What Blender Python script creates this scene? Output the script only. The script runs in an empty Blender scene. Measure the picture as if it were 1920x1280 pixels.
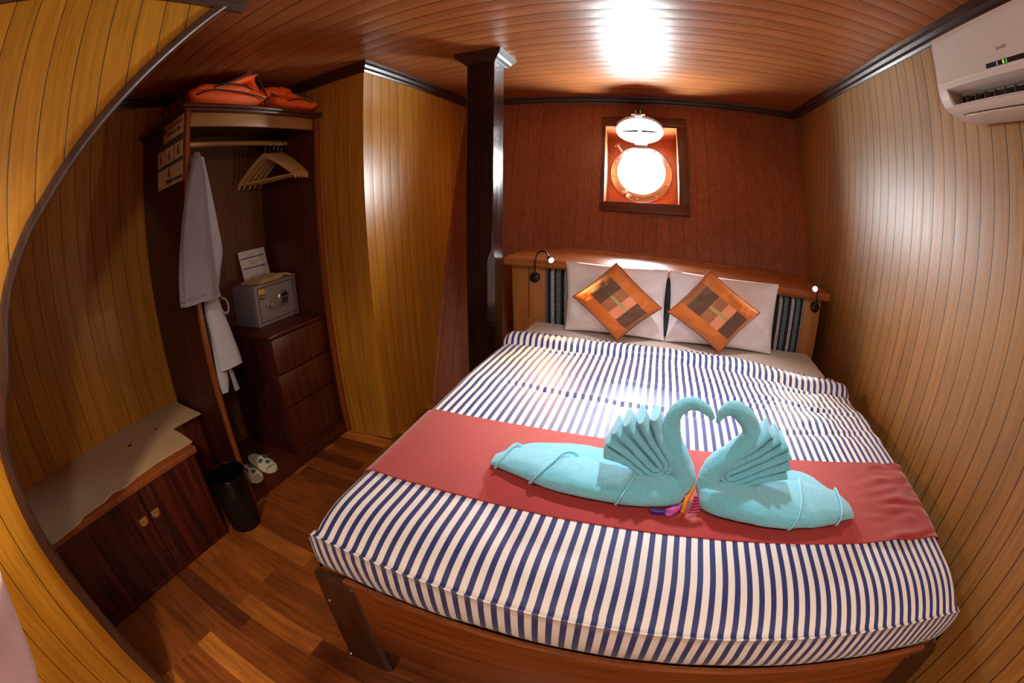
import bpy, bmesh, math, random
from math import pi, sin, cos, radians
from mathutils import Vector, Matrix, noise as mnoise

random.seed(7)
sc = bpy.context.scene
COL = sc.collection
ORG = {}

# ------------------------------------------------------------------ colours
def lin(c):
    c = c / 255.0
    return c / 12.92 if c <= 0.04045 else ((c + 0.055) / 1.055) ** 2.4
def rgb(r, g, b):
    return (lin(r), lin(g), lin(b), 1.0)

# ------------------------------------------------------------------ mesh buffer
class MB:
    def __init__(self):
        self.v, self.f, self.uv, self.mi = [], [], [], []
    def add(self, v, f, uv=None, mi=0):
        b = len(self.v)
        self.v.extend(tuple(p) for p in v)
        for k, q in enumerate(f):
            self.f.append([b + i for i in q])
            self.uv.append(uv[k] if uv else None)
            self.mi.append(mi)
        return self
    def box(self, x0, x1, y0, y1, z0, z1, bev=0.0, seg=2, mi=0, fn=None):
        bm = bmesh.new()
        bmesh.ops.create_cube(bm, size=1.0)
        for v in bm.verts:
            v.co = Vector(((x0 + x1) / 2 + v.co.x * (x1 - x0), (y0 + y1) / 2 + v.co.y * (y1 - y0), (z0 + z1) / 2 + v.co.z * (z1 - z0)))
        if bev > 0:
            bmesh.ops.bevel(bm, geom=bm.edges[:], offset=min(bev, 0.49 * min(abs(x1 - x0), abs(y1 - y0), abs(z1 - z0))), segments=seg, profile=0.5, affect='EDGES')
        return self.bm(bm, mi, fn)
    def bm(self, bm, mi=0, fn=None):
        bm.verts.index_update()
        vs = [fn(v.co) if fn else v.co.copy() for v in bm.verts]
        fs = [[v.index for v in f.verts] for f in bm.faces]
        bm.free()
        return self.add(vs, fs, None, mi)
    def grid(self, rows, uvs=None, closed_u=False, flip=False, mi=0):
        n, m = len(rows), len(rows[0])
        v = [p for r in rows for p in r]
        f, u = [], []
        for i in range(n - 1):
            for j in range(m if closed_u else m - 1):
                j2 = (j + 1) % m
                q = [i * m + j, i * m + j2, (i + 1) * m + j2, (i + 1) * m + j]
                if flip: q.reverse()
                f.append(q)
                if uvs:
                    t = [uvs[i][j], uvs[i][j2], uvs[i + 1][j2], uvs[i + 1][j]]
                    if flip: t.reverse()
                    u.append(t)
        return self.add(v, f, u if uvs else None, mi)
    def tube(self, path, rad, seg=14, flat=1.0, up=None, cap=True, mi=0, wob=None):
        P = [Vector(p) for p in path]
        n = len(P)
        R = rad if isinstance(rad, (list, tuple)) else [rad] * n
        T = []
        for i in range(n):
            a, b = P[max(i - 1, 0)], P[min(i + 1, n - 1)]
            d = (b - a)
            T.append(d.normalized() if d.length > 1e-9 else Vector((0, 0, 1)))
        ref = Vector(up) if up else (Vector((0, 0, 1)) if abs(T[0].z) < 0.9 else Vector((0, 1, 0)))
        N = (ref - T[0] * ref.dot(T[0])).normalized()
        rows = []
        for i in range(n):
            N = (N - T[i] * N.dot(T[i])).normalized()
            B = T[i].cross(N)
            fl = flat[i] if isinstance(flat, (list, tuple)) else flat
            row = []
            for k in range(seg):
                a = 2 * pi * k / seg
                rr = R[i] * (wob(i, a) if wob else 1.0)
                row.append(P[i] + N * (cos(a) * rr) + B * (sin(a) * rr * fl))
            rows.append(row)
        b = len(self.v)
        self.grid(rows, closed_u=True, mi=mi)
        if cap:
            self.f.append([b + k for k in range(seg)][::-1]); self.uv.append(None); self.mi.append(mi)
            o = b + (n - 1) * seg
            self.f.append([o + k for k in range(seg)]); self.uv.append(None); self.mi.append(mi)
        return self
    def prism(self, poly, axis, a, b, mi=0):
        """poly: 2D points, extruded along AXIS ('x','y','z') from a to b."""
        n = len(poly)
        def pt(p, h):
            return {'x': (h, p[0], p[1]), 'y': (p[0], h, p[1]), 'z': (p[0], p[1], h)}[axis]
        v = [pt(p, a) for p in poly] + [pt(p, b) for p in poly]
        f = [list(range(n))[::-1], list(range(n, 2 * n))]
        f += [[i, (i + 1) % n, n + (i + 1) % n, n + i] for i in range(n)]
        return self.add(v, f, None, mi)
    def lathe(self, prof, c=(0, 0, 0), seg=32, axis=Vector((0, 0, 1)), mi=0):
        q = Vector((0, 0, 1)).rotation_difference(Vector(axis))
        rows = [[Vector(c) + q @ Vector((r * cos(2 * pi * k / seg), r * sin(2 * pi * k / seg), h)) for k in range(seg)] for r, h in prof]
        return self.grid(rows, closed_u=True, mi=mi)
    def xf(self, fn):
        self.v = [tuple(fn(Vector(p))) for p in self.v]
        return self

def mesh_of(name, mb, mats, off=(0, 0, 0), angle=40, smooth=True):
    me = bpy.data.meshes.new(name)
    o = Vector(off)
    me.from_pydata([tuple(Vector(p) - o) for p in mb.v], [], mb.f)
    if any(u for u in mb.uv):
        l = me.uv_layers.new(name='UVMap')
        for p, u in zip(me.polygons, mb.uv):
            if u:
                for li, t in zip(p.loop_indices, u): l.data[li].uv = t
    for m in (mats if isinstance(mats, (list, tuple)) else [mats]): me.materials.append(m)
    for p, k in zip(me.polygons, mb.mi):
        p.material_index = k
        p.use_smooth = smooth
    bm = bmesh.new(); bm.from_mesh(me)
    bmesh.ops.remove_doubles(bm, verts=bm.verts, dist=1e-6)
    bmesh.ops.recalc_face_normals(bm, faces=bm.faces)
    bm.to_mesh(me); bm.free()
    if smooth: me.set_sharp_from_angle(angle=radians(angle))
    me.update()
    return me

def tag(o, label, cat, group=None):
    o['label'] = label; o['category'] = cat
    if group: o['group'] = group
    return o

def empty(name, loc, label, cat, group=None):
    o = bpy.data.objects.new(name, None)
    o.empty_display_size = 0.05
    o.location = loc
    COL.objects.link(o)
    ORG[o.name] = Vector(loc)
    return tag(o, label, cat, group)

def part(name, mb, mats, parent, angle=40, label=None, smooth=True):
    off = ORG[parent.name]
    o = bpy.data.objects.new(name, mesh_of(name, mb, mats, off, angle, smooth))
    COL.objects.link(o)
    o.parent = parent
    ORG[o.name] = off
    if label: o['label'] = label
    return o

def solo(name, mb, mats, label, cat, group=None, angle=40):
    xs = [p[0] for p in mb.v]; ys = [p[1] for p in mb.v]; zs = [p[2] for p in mb.v]
    off = ((min(xs) + max(xs)) / 2, (min(ys) + max(ys)) / 2, min(zs))
    o = bpy.data.objects.new(name, mesh_of(name, mb, mats, off, angle))
    o.location = off
    COL.objects.link(o)
    ORG[o.name] = Vector(off)
    return tag(o, label, cat, group)

def struct(name, mb, mats, parent=None, angle=40):
    o = bpy.data.objects.new(name, mesh_of(name, mb, mats, (0, 0, 0), angle))
    COL.objects.link(o)
    ORG[o.name] = Vector((0, 0, 0))
    if parent: o.parent = parent
    else: o['kind'] = 'structure'
    return o

def dup(root, name, loc, label, group=None, rotz=0.0):
    r = root.copy(); COL.objects.link(r); r.location = loc; r['label'] = label
    if group: r['group'] = group
    r.rotation_euler = (r.rotation_euler[0], r.rotation_euler[1], rotz)
    for ch in list(root.children):
        c = ch.copy(); COL.objects.link(c); c.parent = r
        for g in list(ch.children):
            d = g.copy(); COL.objects.link(d); d.parent = c
    return r

def text_mb(s, size, origin, xdir, ydir, depth=0.0006):
    cu = bpy.data.curves.new('tmp_text', 'FONT')
    cu.body = s; cu.size = size; cu.extrude = depth; cu.align_x = 'CENTER'; cu.align_y = 'CENTER'
    ob = bpy.data.objects.new('tmp_text', cu)
    COL.objects.link(ob)
    dg = bpy.context.evaluated_depsgraph_get()
    me = bpy.data.meshes.new_from_object(ob.evaluated_get(dg))
    X = Vector(xdir).normalized(); Y = Vector(ydir).normalized(); Z = X.cross(Y)
    mb = MB()
    mb.add([Vector(origin) + X * v.co.x + Y * v.co.y + Z * v.co.z for v in me.vertices], [list(p.vertices) for p in me.polygons])
    bpy.data.objects.remove(ob); bpy.data.curves.remove(cu); bpy.data.meshes.remove(me)
    return mb

def cat(pts, n=8):
    """Catmull-Rom through tuples of any length, n steps per span."""
    out = []
    k = len(pts[0])
    for i in range(len(pts) - 1):
        p0 = pts[max(i - 1, 0)]; p1 = pts[i]; p2 = pts[i + 1]; p3 = pts[min(i + 2, len(pts) - 1)]
        for s in range(n):
            t = s / n
            out.append(tuple(0.5 * ((2 * p1[c]) + (-p0[c] + p2[c]) * t + (2 * p0[c] - 5 * p1[c] + 4 * p2[c] - p3[c]) * t * t + (-p0[c] + 3 * p1[c] - 3 * p2[c] + p3[c]) * t ** 3) for c in range(k)))
    out.append(tuple(pts[-1]))
    return out

def ss(a, b, x):
    t = min(1, max(0, (x - a) / (b - a)))
    return t * t * (3 - 2 * t)

def nz(x, y, z=0.0, s=1.0):
    return mnoise.noise(Vector((x * s, y * s, z * s)))

# ------------------------------------------------------------------ materials
class NT:
    def __init__(self, name):
        self.m = bpy.data.materials.new(name)
        self.m.use_nodes = True
        self.t = self.m.node_tree
        self.b = next(n for n in self.t.nodes if n.type == 'BSDF_PRINCIPLED')
        self.co = None
    def n(self, typ, **kw):
        n = self.t.nodes.new(typ)
        for k, v in kw.items():
            if k.startswith('i_'):
                key = k[2:]
                key = int(key) if key.isdigit() else key.replace('_', ' ')
                self.link(v, n.inputs[key])
            else: setattr(n, k, v)
        return n
    def link(self, v, sock):
        if isinstance(v, bpy.types.NodeSocket): self.t.links.new(v, sock)
        else: sock.default_value = v
    def math(self, op, a, b=0.0, c=0.0):
        n = self.n('ShaderNodeMath', operation=op)
        self.link(a, n.inputs[0]); self.link(b, n.inputs[1]); self.link(c, n.inputs[2])
        return n.outputs[0]
    def mix(self, f, a, b, mode='MIX'):
        n = self.n('ShaderNodeMix', data_type='RGBA', blend_type=mode)
        self.link(f, n.inputs[0]); self.link(a, n.inputs[6]); self.link(b, n.inputs[7])
        return n.outputs[2]
    def xyz(self, which='Object'):
        tc = self.n('ShaderNodeTexCoord')
        s = self.n('ShaderNodeSeparateXYZ')
        self.t.links.new(tc.outputs[which], s.inputs[0])
        return s.outputs
    def comb(self, x, y, z):
        n = self.n('ShaderNodeCombineXYZ')
        self.link(x, n.inputs[0]); self.link(y, n.inputs[1]); self.link(z, n.inputs[2])
        return n.outputs[0]
    def noise(self, vec, scale, detail=3.0, rough=0.5):
        n = self.n('ShaderNodeTexNoise')
        if vec is not None: self.t.links.new(vec, n.inputs['Vector'])
        n.inputs['Scale'].default_value = scale; n.inputs['Detail'].default_value = detail; n.inputs['Roughness'].default_value = rough
        return n.outputs[0]
    def white(self, v, dim='1D'):
        n = self.n('ShaderNodeTexWhiteNoise', noise_dimensions=dim)
        self.link(v, n.inputs['W' if dim == '1D' else 'Vector'])
        return n.outputs[0]
    def rng(self, v, a, b, c=0.0, d=1.0, smooth=False):
        n = self.n('ShaderNodeMapRange')
        if smooth: n.interpolation_type = 'SMOOTHSTEP'
        self.link(v, n.inputs[0])
        for k, q in enumerate((a, b, c, d)): n.inputs[1 + k].default_value = q
        return n.outputs[0]
    def bump(self, h, strength=0.3, dist=0.01):
        n = self.n('ShaderNodeBump')
        n.inputs['Strength'].default_value = strength; n.inputs['Distance'].default_value = dist
        self.t.links.new(h, n.inputs['Height'])
        self.t.links.new(n.outputs[0], self.b.inputs['Normal'])
    def set(self, **kw):
        for k, v in kw.items(): self.link(v, self.b.inputs[k.replace('_', ' ')])
        return self

def plain(name, col, rough=0.5, metal=0.0, nscale=60, namp=0.12, bump=0.0, spec=0.5, **kw):
    q = NT(name)
    tc = q.n('ShaderNodeTexCoord')
    no = q.noise(tc.outputs['Object'], nscale, 4.0)
    f = q.rng(no, 0.3, 0.7, 1 - namp, 1 + namp)
    v = q.n('ShaderNodeVectorMath', operation='SCALE')
    v.inputs[0].default_value = col[:3]; q.link(f, v.inputs['Scale'])
    q.set(Base_Color=v.outputs[0], Roughness=rough, Metallic=metal)
    q.b.inputs['Specular IOR Level'].default_value = spec
    if bump: q.bump(no, bump, 0.004)
    for k, val in kw.items(): q.link(val, q.b.inputs[k.replace('_', ' ')])
    return q.m

def emit(name, col, s):
    q = NT(name)
    q.set(Base_Color=(0.02, 0.02, 0.02, 1), Emission_Color=col, Emission_Strength=s)
    return q.m

def wood(name, c1, c2, grain='z', plank=None, rough=0.35, gw=0.0022, var=0.12, gdark=0.22, knots=False, coat=0.0, cx=55.0, cl=2.2, spec=0.5, contrast=1.0, bow=1.0):
    q = NT(name)
    s = q.xyz('Object')
    ax = {'x': 0, 'y': 1, 'z': 2}
    gi = ax[grain]
    val = None
    if plank:
        pax, w, off = plank
        t = q.math('DIVIDE', q.math('SUBTRACT', s[ax[pax]], off), w)
        idx = q.math('FLOOR', t)
        fr = q.math('FRACT', t)
        val = q.white(q.math('ADD', idx, 3.37))
        d = q.math('MULTIPLY', q.math('MINIMUM', fr, q.math('SUBTRACT', 1.0, fr)), w)
        g = q.rng(d, gw * 0.55, gw * 1.25)
    comp = []
    for i in range(3):
        if i == gi:
            a = q.math('MULTIPLY', s[i], cl)
            if val is not None: a = q.math('ADD', a, q.math('MULTIPLY', val, 37.0))
        else:
            a = q.math('MULTIPLY', s[i], cx)
            if val is not None: a = q.math('ADD', a, q.math('MULTIPLY', val, 11.0))
        comp.append(a)
    vec = q.comb(*comp)
    n1 = q.noise(vec, 1.0, 5.0, 0.62)
    n2 = q.noise(vec, 4.0, 3.0, 0.6)
    tc = q.n('ShaderNodeTexCoord')
    n3 = q.noise(tc.outputs['Object'], 1.6, 2.0)
    m = q.math('ADD', q.math('MULTIPLY', n1, 0.7), q.math('MULTIPLY', n2, 0.3))
    h = 0.18 / contrast
    f = q.rng(m, 0.5 - h, 0.5 + h)
    col = q.mix(f, c2, c1)
    br = q.rng(n3, 0.3, 0.7, 0.9, 1.1)
    if val is not None: br = q.math('MULTIPLY', br, q.rng(val, 0.0, 1.0, 1 - var, 1 + var))
    v = q.n('ShaderNodeVectorMath', operation='SCALE')
    q.link(col, v.inputs[0]); q.link(br, v.inputs['Scale'])
    col = v.outputs[0]
    if knots:
        kv = q.comb(q.math('MULTIPLY', s[0], 6.0), q.math('MULTIPLY', s[1], 9.0), q.math('MULTIPLY', s[2], 2.4))
        vo = q.n('ShaderNodeTexVoronoi'); q.link(kv, vo.inputs['Vector']); vo.inputs['Scale'].default_value = 0.62
        k = q.rng(vo.outputs['Distance'], 0.02, 0.09, 0.75, 0.0)
        col = q.mix(k, col, rgb(120, 62, 34))
    hgt = q.math('MULTIPLY', m, 0.12)
    if plank:
        dk = q.n('ShaderNodeVectorMath', operation='SCALE'); q.link(col, dk.inputs[0]); dk.inputs['Scale'].default_value = gdark
        col = q.mix(g, dk.outputs[0], col)
        hgt = q.math('ADD', hgt, g)
        c_ = q.math('SUBTRACT', q.math('MULTIPLY', fr, 2.0), 1.0)
        hgt = q.math('SUBTRACT', hgt, q.math('MULTIPLY', q.math('MULTIPLY', c_, c_), bow))
    q.set(Base_Color=col, Roughness=q.rng(n1, 0.2, 0.8, rough - 0.05, rough + 0.07))
    q.b.inputs['Specular IOR Level'].default_value = spec
    if coat:
        q.b.inputs['Coat Weight'].default_value = coat; q.b.inputs['Coat Roughness'].default_value = 0.12
    q.bump(hgt, 0.5, 0.0025)
    return q.m

def floor_mat():
    q = NT('parquet')
    s = q.xyz('Object')
    w, L = 0.0865, 0.4
    ty = q.math('DIVIDE', q.math('ADD', s[1], 0.055), w)
    row = q.math('FLOOR', ty); fy = q.math('FRACT', ty)
    sh = q.math('MULTIPLY', q.math('FLOOR', q.math('MULTIPLY', q.white(q.math('ADD', row, 0.5)), 4.0)), 0.1)
    tx = q.math('DIVIDE', q.math('ADD', q.math('ADD', s[0], 1.375), sh), L)
    cl = q.math('FLOOR', tx); fx = q.math('FRACT', tx)
    val = q.white(q.comb(row, cl, 0.0), '3D')
    val2 = q.white(q.comb(cl, row, 5.0), '3D')
    d = q.math('MINIMUM', q.math('MULTIPLY', q.math('MINIMUM', fy, q.math('SUBTRACT', 1.0, fy)), w), q.math('MULTIPLY', q.math('MINIMUM', fx, q.math('SUBTRACT', 1.0, fx)), L))
    vec = q.comb(q.math('ADD', q.math('MULTIPLY', s[0], 4.0), q.math('MULTIPLY', val, 31.0)), q.math('ADD', q.math('MULTIPLY', s[1], 38.0), q.math('MULTIPLY', val2, 17.0)), 0.0)
    n1 = q.noise(vec, 1.0, 5.0, 0.65)
    r = q.n('ShaderNodeValToRGB')
    e = r.color_ramp.elements
    e[0].position = 0.0; e[0].color = rgb(100, 50, 24)
    e[1].position = 1.0; e[1].color = rgb(206, 130, 56)
    for p, c in ((0.3, rgb(140, 76, 32)), (0.65, rgb(150, 82, 34))):
        k = e.new(p); k.color = c
    q.link(val, r.inputs[0])
    f = q.rng(n1, 0.3, 0.7, 0.56, 1.36)
    v = q.n('ShaderNodeVectorMath', operation='SCALE'); q.link(r.outputs[0], v.inputs[0]); q.link(f, v.inputs['Scale'])
    j = q.rng(d, 0.0004, 0.0011)
    col = q.mix(j, rgb(150, 98, 60), v.outputs[0])
    q.set(Base_Color=col, Roughness=q.rng(n1, 0.2, 0.8, 0.26, 0.4))
    q.bump(q.math('ADD', j, q.math('MULTIPLY', n1, 0.15)), 0.25, 0.001)
    return q.m

def stripes_mat():
    q = NT('navy_stripe_cotton')
    tc = q.n('ShaderNodeTexCoord')
    s = q.n('ShaderNodeSeparateXYZ'); q.t.links.new(tc.outputs['UV'], s.inputs[0])
    fr = q.math('FRACT', q.math('DIVIDE', s.outputs[0], 0.0283))
    a = q.math('ABSOLUTE', q.math('SUBTRACT', fr, 0.5))
    f = q.rng(a, 0.218, 0.245)
    no = q.noise(tc.outputs['Object'], 900, 2.0)
    n2 = q.noise(tc.outputs['Object'], 14, 4.0, 0.6)
    col = q.mix(f, rgb(34, 48, 112), rgb(232, 226, 226))
    q.set(Base_Color=col, Roughness=0.5)
    q.b.inputs['Sheen Weight'].default_value = 0.15
    q.bump(q.math('ADD', q.math('MULTIPLY', no, 0.1), n2), 0.22, 0.006)
    return q.m

def cloth(name, col, rough=0.85, weave=700, wr=10, wamp=0.25, sheen=0.3, amp=0.08, dist=0.006):
    q = NT(name)
    tc = q.n('ShaderNodeTexCoord')
    no = q.noise(tc.outputs['Object'], weave, 2.0)
    n2 = q.noise(tc.outputs['Object'], wr, 4.0, 0.6)
    f = q.math('ADD', q.rng(no, 0.3, 0.7, 1 - amp, 1 + amp), q.rng(n2, 0.3, 0.7, -amp * .5, amp * .5))
    v = q.n('ShaderNodeVectorMath', operation='SCALE'); v.inputs[0].default_value = col[:3]; q.link(f, v.inputs['Scale'])
    q.set(Base_Color=v.outputs[0], Roughness=rough)
    q.b.inputs['Sheen Weight'].default_value = sheen
    q.bump(q.math('ADD', q.math('MULTIPLY', no, 0.12), n2), wamp, dist)
    return q.m

def terry():
    q = NT('turquoise_terry')
    tc = q.n('ShaderNodeTexCoord')
    n1 = q.noise(tc.outputs['Object'], 300, 4.0, 0.75)
    n2 = q.noise(tc.outputs['Object'], 70, 4.0, 0.7)
    f = q.math('ADD', q.rng(n1, 0.3, 0.7, 0.82, 1.12), q.rng(n2, 0.3, 0.7, -0.08, 0.08))
    v = q.n('ShaderNodeVectorMath', operation='SCALE'); v.inputs[0].default_value = rgb(112, 202, 230)[:3]; q.link(f, v.inputs['Scale'])
    q.set(Base_Color=v.outputs[0], Roughness=0.95)
    q.b.inputs['Sheen Weight'].default_value = 0.5
    q.bump(q.math('ADD', q.math('MULTIPLY', n1, 0.8), n2), 0.75, 0.006)
    return q.m

def panel_fabric():
    q = NT('striped_headboard_fabric')
    s = q.xyz('Object'); tc = q.n('ShaderNodeTexCoord')
    fr = q.math('FRACT', q.math('DIVIDE', s[0], 0.0755))
    sp = q.noise(tc.outputs['Object'], 330, 2.0, 0.7)
    n2 = q.rng(sp, 0.45, 0.55)
    wcol = q.mix(n2, rgb(126, 134, 138), rgb(236, 232, 226))
    tcol = q.mix(n2, rgb(66, 94, 98), rgb(132, 154, 154))
    r = q.n('ShaderNodeValToRGB'); r.color_ramp.interpolation = 'CONSTANT'
    e = r.color_ramp.elements
    e[0].position = 0; e[0].color = (0, 0, 0, 1); e[1].position = 0.2; e[1].color = (1, 0, 0, 1)
    for p, c in ((0.45, (0, 0, 0, 1)), (0.62, (0, 1, 0, 1)), (0.93, (0, 0, 0, 1))):
        k = e.new(p); k.color = c
    q.link(fr, r.inputs[0])
    sx = q.n('ShaderNodeSeparateColor'); q.link(r.outputs[0], sx.inputs[0])
    col = q.mix(sx.outputs[0], rgb(30, 40, 60), wcol)
    col = q.mix(sx.outputs[1], col, tcol)
    q.set(Base_Color=col, Roughness=0.9)
    q.bump(sp, 0.4, 0.003)
    return q.m

def cushion_mat():
    """UV: u runs along the patchwork band, v across it."""
    q = NT('orange_patchwork_silk')
    tc = q.n('ShaderNodeTexCoord')
    s = q.n('ShaderNodeSeparateXYZ'); q.t.links.new(tc.outputs['UV'], s.inputs[0])
    u, v = s.outputs[0], s.outputs[1]
    orange = rgb(190, 96, 8); copper = rgb(176, 104, 56); brown = rgb(88, 50, 26); pink = rgb(226, 138, 100)
    st = q.math('FRACT', q.math('MULTIPLY', u, 30.0))
    stv = q.math('FRACT', q.math('MULTIPLY', u, 46.0))
    thin = q.mix(q.rng(st, 0.45, 0.55), copper, rgb(120, 66, 36))
    pk = q.mix(q.rng(stv, 0.6, 0.7), pink, rgb(186, 96, 66))
    def band(x, a, b): return q.math('MULTIPLY', q.rng(x, a - .002, a + .002), q.rng(x, b - .002, b + .002, 1, 0))
    col = thin
    col = q.mix(band(u, 0.11, 0.36), col, brown)
    col = q.mix(band(u, 0.54, 0.70), col, pk)
    col = q.mix(band(u, 0.70, 0.92), col, brown)
    rib = q.math('MULTIPLY', band(u, 0.36, 0.70), band(v, 0.495, 0.555))
    rc = q.mix(q.rng(q.math('FRACT', q.math('MULTIPLY', v, 100.0)), 0.4, 0.6), rgb(126, 112, 60), rgb(186, 164, 104))
    col = q.mix(rib, col, rc)
    col = q.mix(band(v, 0.28, 0.76), orange, col)
    n2 = q.noise(tc.outputs['Object'], 12, 4.0, 0.6)
    q.set(Base_Color=col, Roughness=0.6)
    q.b.inputs['Sheen Weight'].default_value = 0.3
    q.bump(n2, 0.35, 0.012)
    return q.m

M = {}
M['yellow'] = wood('honey_plank_wall', rgb(210, 152, 48), rgb(174, 114, 26), 'z', ('y', 0.0905, -0.05), 0.34, var=0.1, bow=.35)
M['yellow_side'] = wood('honey_plank_closet_side', rgb(216, 154, 50), rgb(180, 114, 26), 'z', ('y', 0.0828, 1.771), 0.3, var=0.09, bow=.35)
M['yellow_front'] = wood('honey_plank_closet_front', rgb(204, 144, 50), rgb(164, 104, 28), 'z', ('x', 0.0895, -1.404), 0.36, var=0.08, gdark=.45, bow=.35)
M['left'] = wood('honey_plank_left', rgb(204, 144, 54), rgb(162, 106, 34), 'z', ('y', 0.0905, -0.05), 0.36, var=0.12, gdark=.4, bow=.35)
M['right'] = wood('tan_plank_wall', rgb(174, 126, 64), rgb(138, 92, 36), 'z', ('y', 0.0776, 1.399), 0.46, gw=0.0024, var=0.1, gdark=0.07, knots=True, bow=.3, spec=.8)
M['hull'] = wood('red_plank_hull', rgb(170, 98, 60), rgb(128, 64, 36), 'z', ('x', 0.0905, -1.36), 0.4, gw=0.0016, var=0.08, gdark=.5, bow=.3)
M['ceil'] = wood('cedar_plank_ceiling', rgb(178, 106, 58), rgb(146, 78, 38), 'x', ('y', 0.0923, 1.633), 0.33, gw=0.0026, var=0.07, gdark=0.2, bow=1.6)
M['floor'] = floor_mat()
M['dark_trim'] = wood('dark_walnut_trim', rgb(74, 42, 30), rgb(44, 22, 15), 'y', None, 0.3)
M['dark_trim_x'] = wood('dark_walnut_trim_cross', rgb(74, 42, 30), rgb(44, 22, 15), 'x', None, 0.3)
M['jamb'] = wood('dark_jamb', rgb(88, 56, 38), rgb(60, 36, 24), 'z', None, 0.35)
M['post'] = wood('dark_post_timber', rgb(52, 30, 26), rgb(30, 15, 13), 'z', None, 0.16, cx=40)
M['mahog'] = wood('mahogany_ply', rgb(100, 44, 24), rgb(62, 22, 12), 'z', None, 0.38, cx=30, cl=1.5)
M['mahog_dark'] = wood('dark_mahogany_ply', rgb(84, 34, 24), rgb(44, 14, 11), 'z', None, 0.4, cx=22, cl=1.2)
M['ward_back'] = wood('walnut_ply', rgb(116, 70, 36), rgb(84, 46, 20), 'z', None, 0.5, cx=40)
M['edge'] = wood('orange_edge_strip', rgb(156, 86, 40), rgb(120, 58, 24), 'z', None, 0.35)
M['tan_wood'] = wood('tan_header_wood', rgb(176, 126, 74), rgb(142, 96, 52), 'y', None, 0.42)
M['rod'] = wood('pale_rod_wood', rgb(190, 132, 74), rgb(156, 100, 52), 'y', None, 0.4)
M['hanger'] = wood('pale_hanger_wood', rgb(216, 176, 112), rgb(190, 144, 82), 'x', None, 0.4)
M['bench_ply'] = wood('red_streaked_ply', rgb(96, 34, 20), rgb(40, 15, 11), 'z', None, 0.34, cx=16, cl=1.0, contrast=1.5)
M['head_oak'] = wood('oak_headboard', rgb(200, 138, 78), rgb(164, 102, 50), 'z', None, 0.4)
M['head_shelf'] = wood('oak_shelf', rgb(184, 112, 60), rgb(148, 80, 38), 'x', None, 0.26)
M['rail'] = wood('bed_rail_wood', rgb(140, 76, 32), rgb(88, 40, 16), 'x', None, 0.34)
M['leg'] = wood('bed_leg_wood', rgb(72, 40, 22), rgb(46, 24, 14), 'z', None, 0.38)
M['win_frame'] = wood('brown_window_frame', rgb(112, 62, 34), rgb(82, 42, 22), 'x', None, 0.42)
M['reveal'] = wood('orange_reveal', rgb(190, 100, 46), rgb(156, 72, 30), 'z', ('x', 0.17, -0.37), 0.4, gw=.0012, gdark=.6)
M['chrome'] = plain('brushed_bronze', rgb(222, 208, 196), 0.28, 1.0, 30, 0.1)
M['steel'] = plain('polished_steel', rgb(205, 205, 208), 0.18, 1.0, 30, 0.05)
M['white_enamel'] = plain('white_enamel', rgb(240, 240, 240), 0.35, 0.0, 30, 0.02)
M['ac_white'] = plain('ivory_plastic', rgb(206, 198, 194), 0.42, 0.0, 30, 0.02)
M['ac_dark'] = plain('vent_black', rgb(30, 26, 26), 0.5)
M['ac_grey'] = plain('grey_print', rgb(96, 92, 92), 0.5)
M['black'] = plain('black_plastic', rgb(24, 23, 24), 0.35)
M['bag'] = plain('black_bin_liner', rgb(11, 11, 12), 0.14, 0.0, 60, 0.2, bump=0.6)
M['stripe'] = stripes_mat()
M['sheet'] = cloth('white_cotton_sheet', rgb(216, 200, 194), 0.8, 800, 7, 0.2)
M['pillow'] = cloth('white_pillowcase', rgb(240, 235, 244), 0.75, 800, 9, 0.4, dist=0.012)
M['red'] = cloth('red_runner_cotton', rgb(156, 34, 36), 0.75, 900, 9, 0.25, amp=.1, dist=0.008)
M['cushion'] = cushion_mat()
M['cush_edge'] = cloth('brown_cushion_edge', rgb(130, 62, 18), 0.6)
M['terry'] = terry()
M['hem'] = cloth('turquoise_hem', rgb(126, 212, 232), 0.8, 900, 30, 0.2)
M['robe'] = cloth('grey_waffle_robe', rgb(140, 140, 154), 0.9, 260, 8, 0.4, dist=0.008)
M['robe_lit'] = cloth('lit_waffle_robe', rgb(180, 184, 200), 0.9, 260, 8, 0.4, dist=0.008)  # lighter copy of the robe cloth, brighter light put into its colour
M['headfab'] = panel_fabric()
M['felt'] = cloth('beige_felt', rgb(188, 152, 104), 0.95, 300, 6, 0.4)
M['orange'] = cloth('orange_nylon', rgb(255, 98, 6), 0.5, 500, 16, 0.7, dist=0.016, sheen=0.03)
M['strap'] = cloth('black_webbing', rgb(26, 20, 20), 0.8)
M['safe'] = plain('grey_safe_paint', rgb(142, 132, 136), 0.5, 0.0, 220, 0.06)
M['safe_dark'] = plain('dark_safe_gap', rgb(44, 34, 36), 0.6)
M['silver'] = plain('silver_plate', rgb(190, 184, 184), 0.28, 0.8, 40, 0.05)
M['yellow_label'] = plain('yellow_sticker', rgb(236, 196, 20), 0.5)
M['navy_label'] = plain('navy_sticker', rgb(30, 34, 60), 0.5)
M['paper'] = plain('white_card', rgb(226, 220, 222), 0.7, 0, 30, .02)
M['ink_blue'] = plain('blue_ink', rgb(40, 40, 130), 0.7)
M['ink_grey'] = plain('grey_ink', rgb(150, 144, 150), 0.7)
M['tan_cloth'] = cloth('tan_laundry_bag', rgb(212, 176, 112), 0.85, 500, 14, 0.5)
M['poster'] = plain('cream_poster', rgb(208, 178, 140), 0.5, 0, 20, .05)
M['poster_band'] = plain('grey_poster_band', rgb(84, 72, 72), 0.5)
M['poster_red'] = plain('red_print', rgb(170, 66, 40), 0.6)
M['poster_dark'] = plain('dark_print', rgb(66, 50, 40), 0.6)
M['brass'] = plain('pale_brass', rgb(206, 164, 100), 0.35, 0.7)
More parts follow.
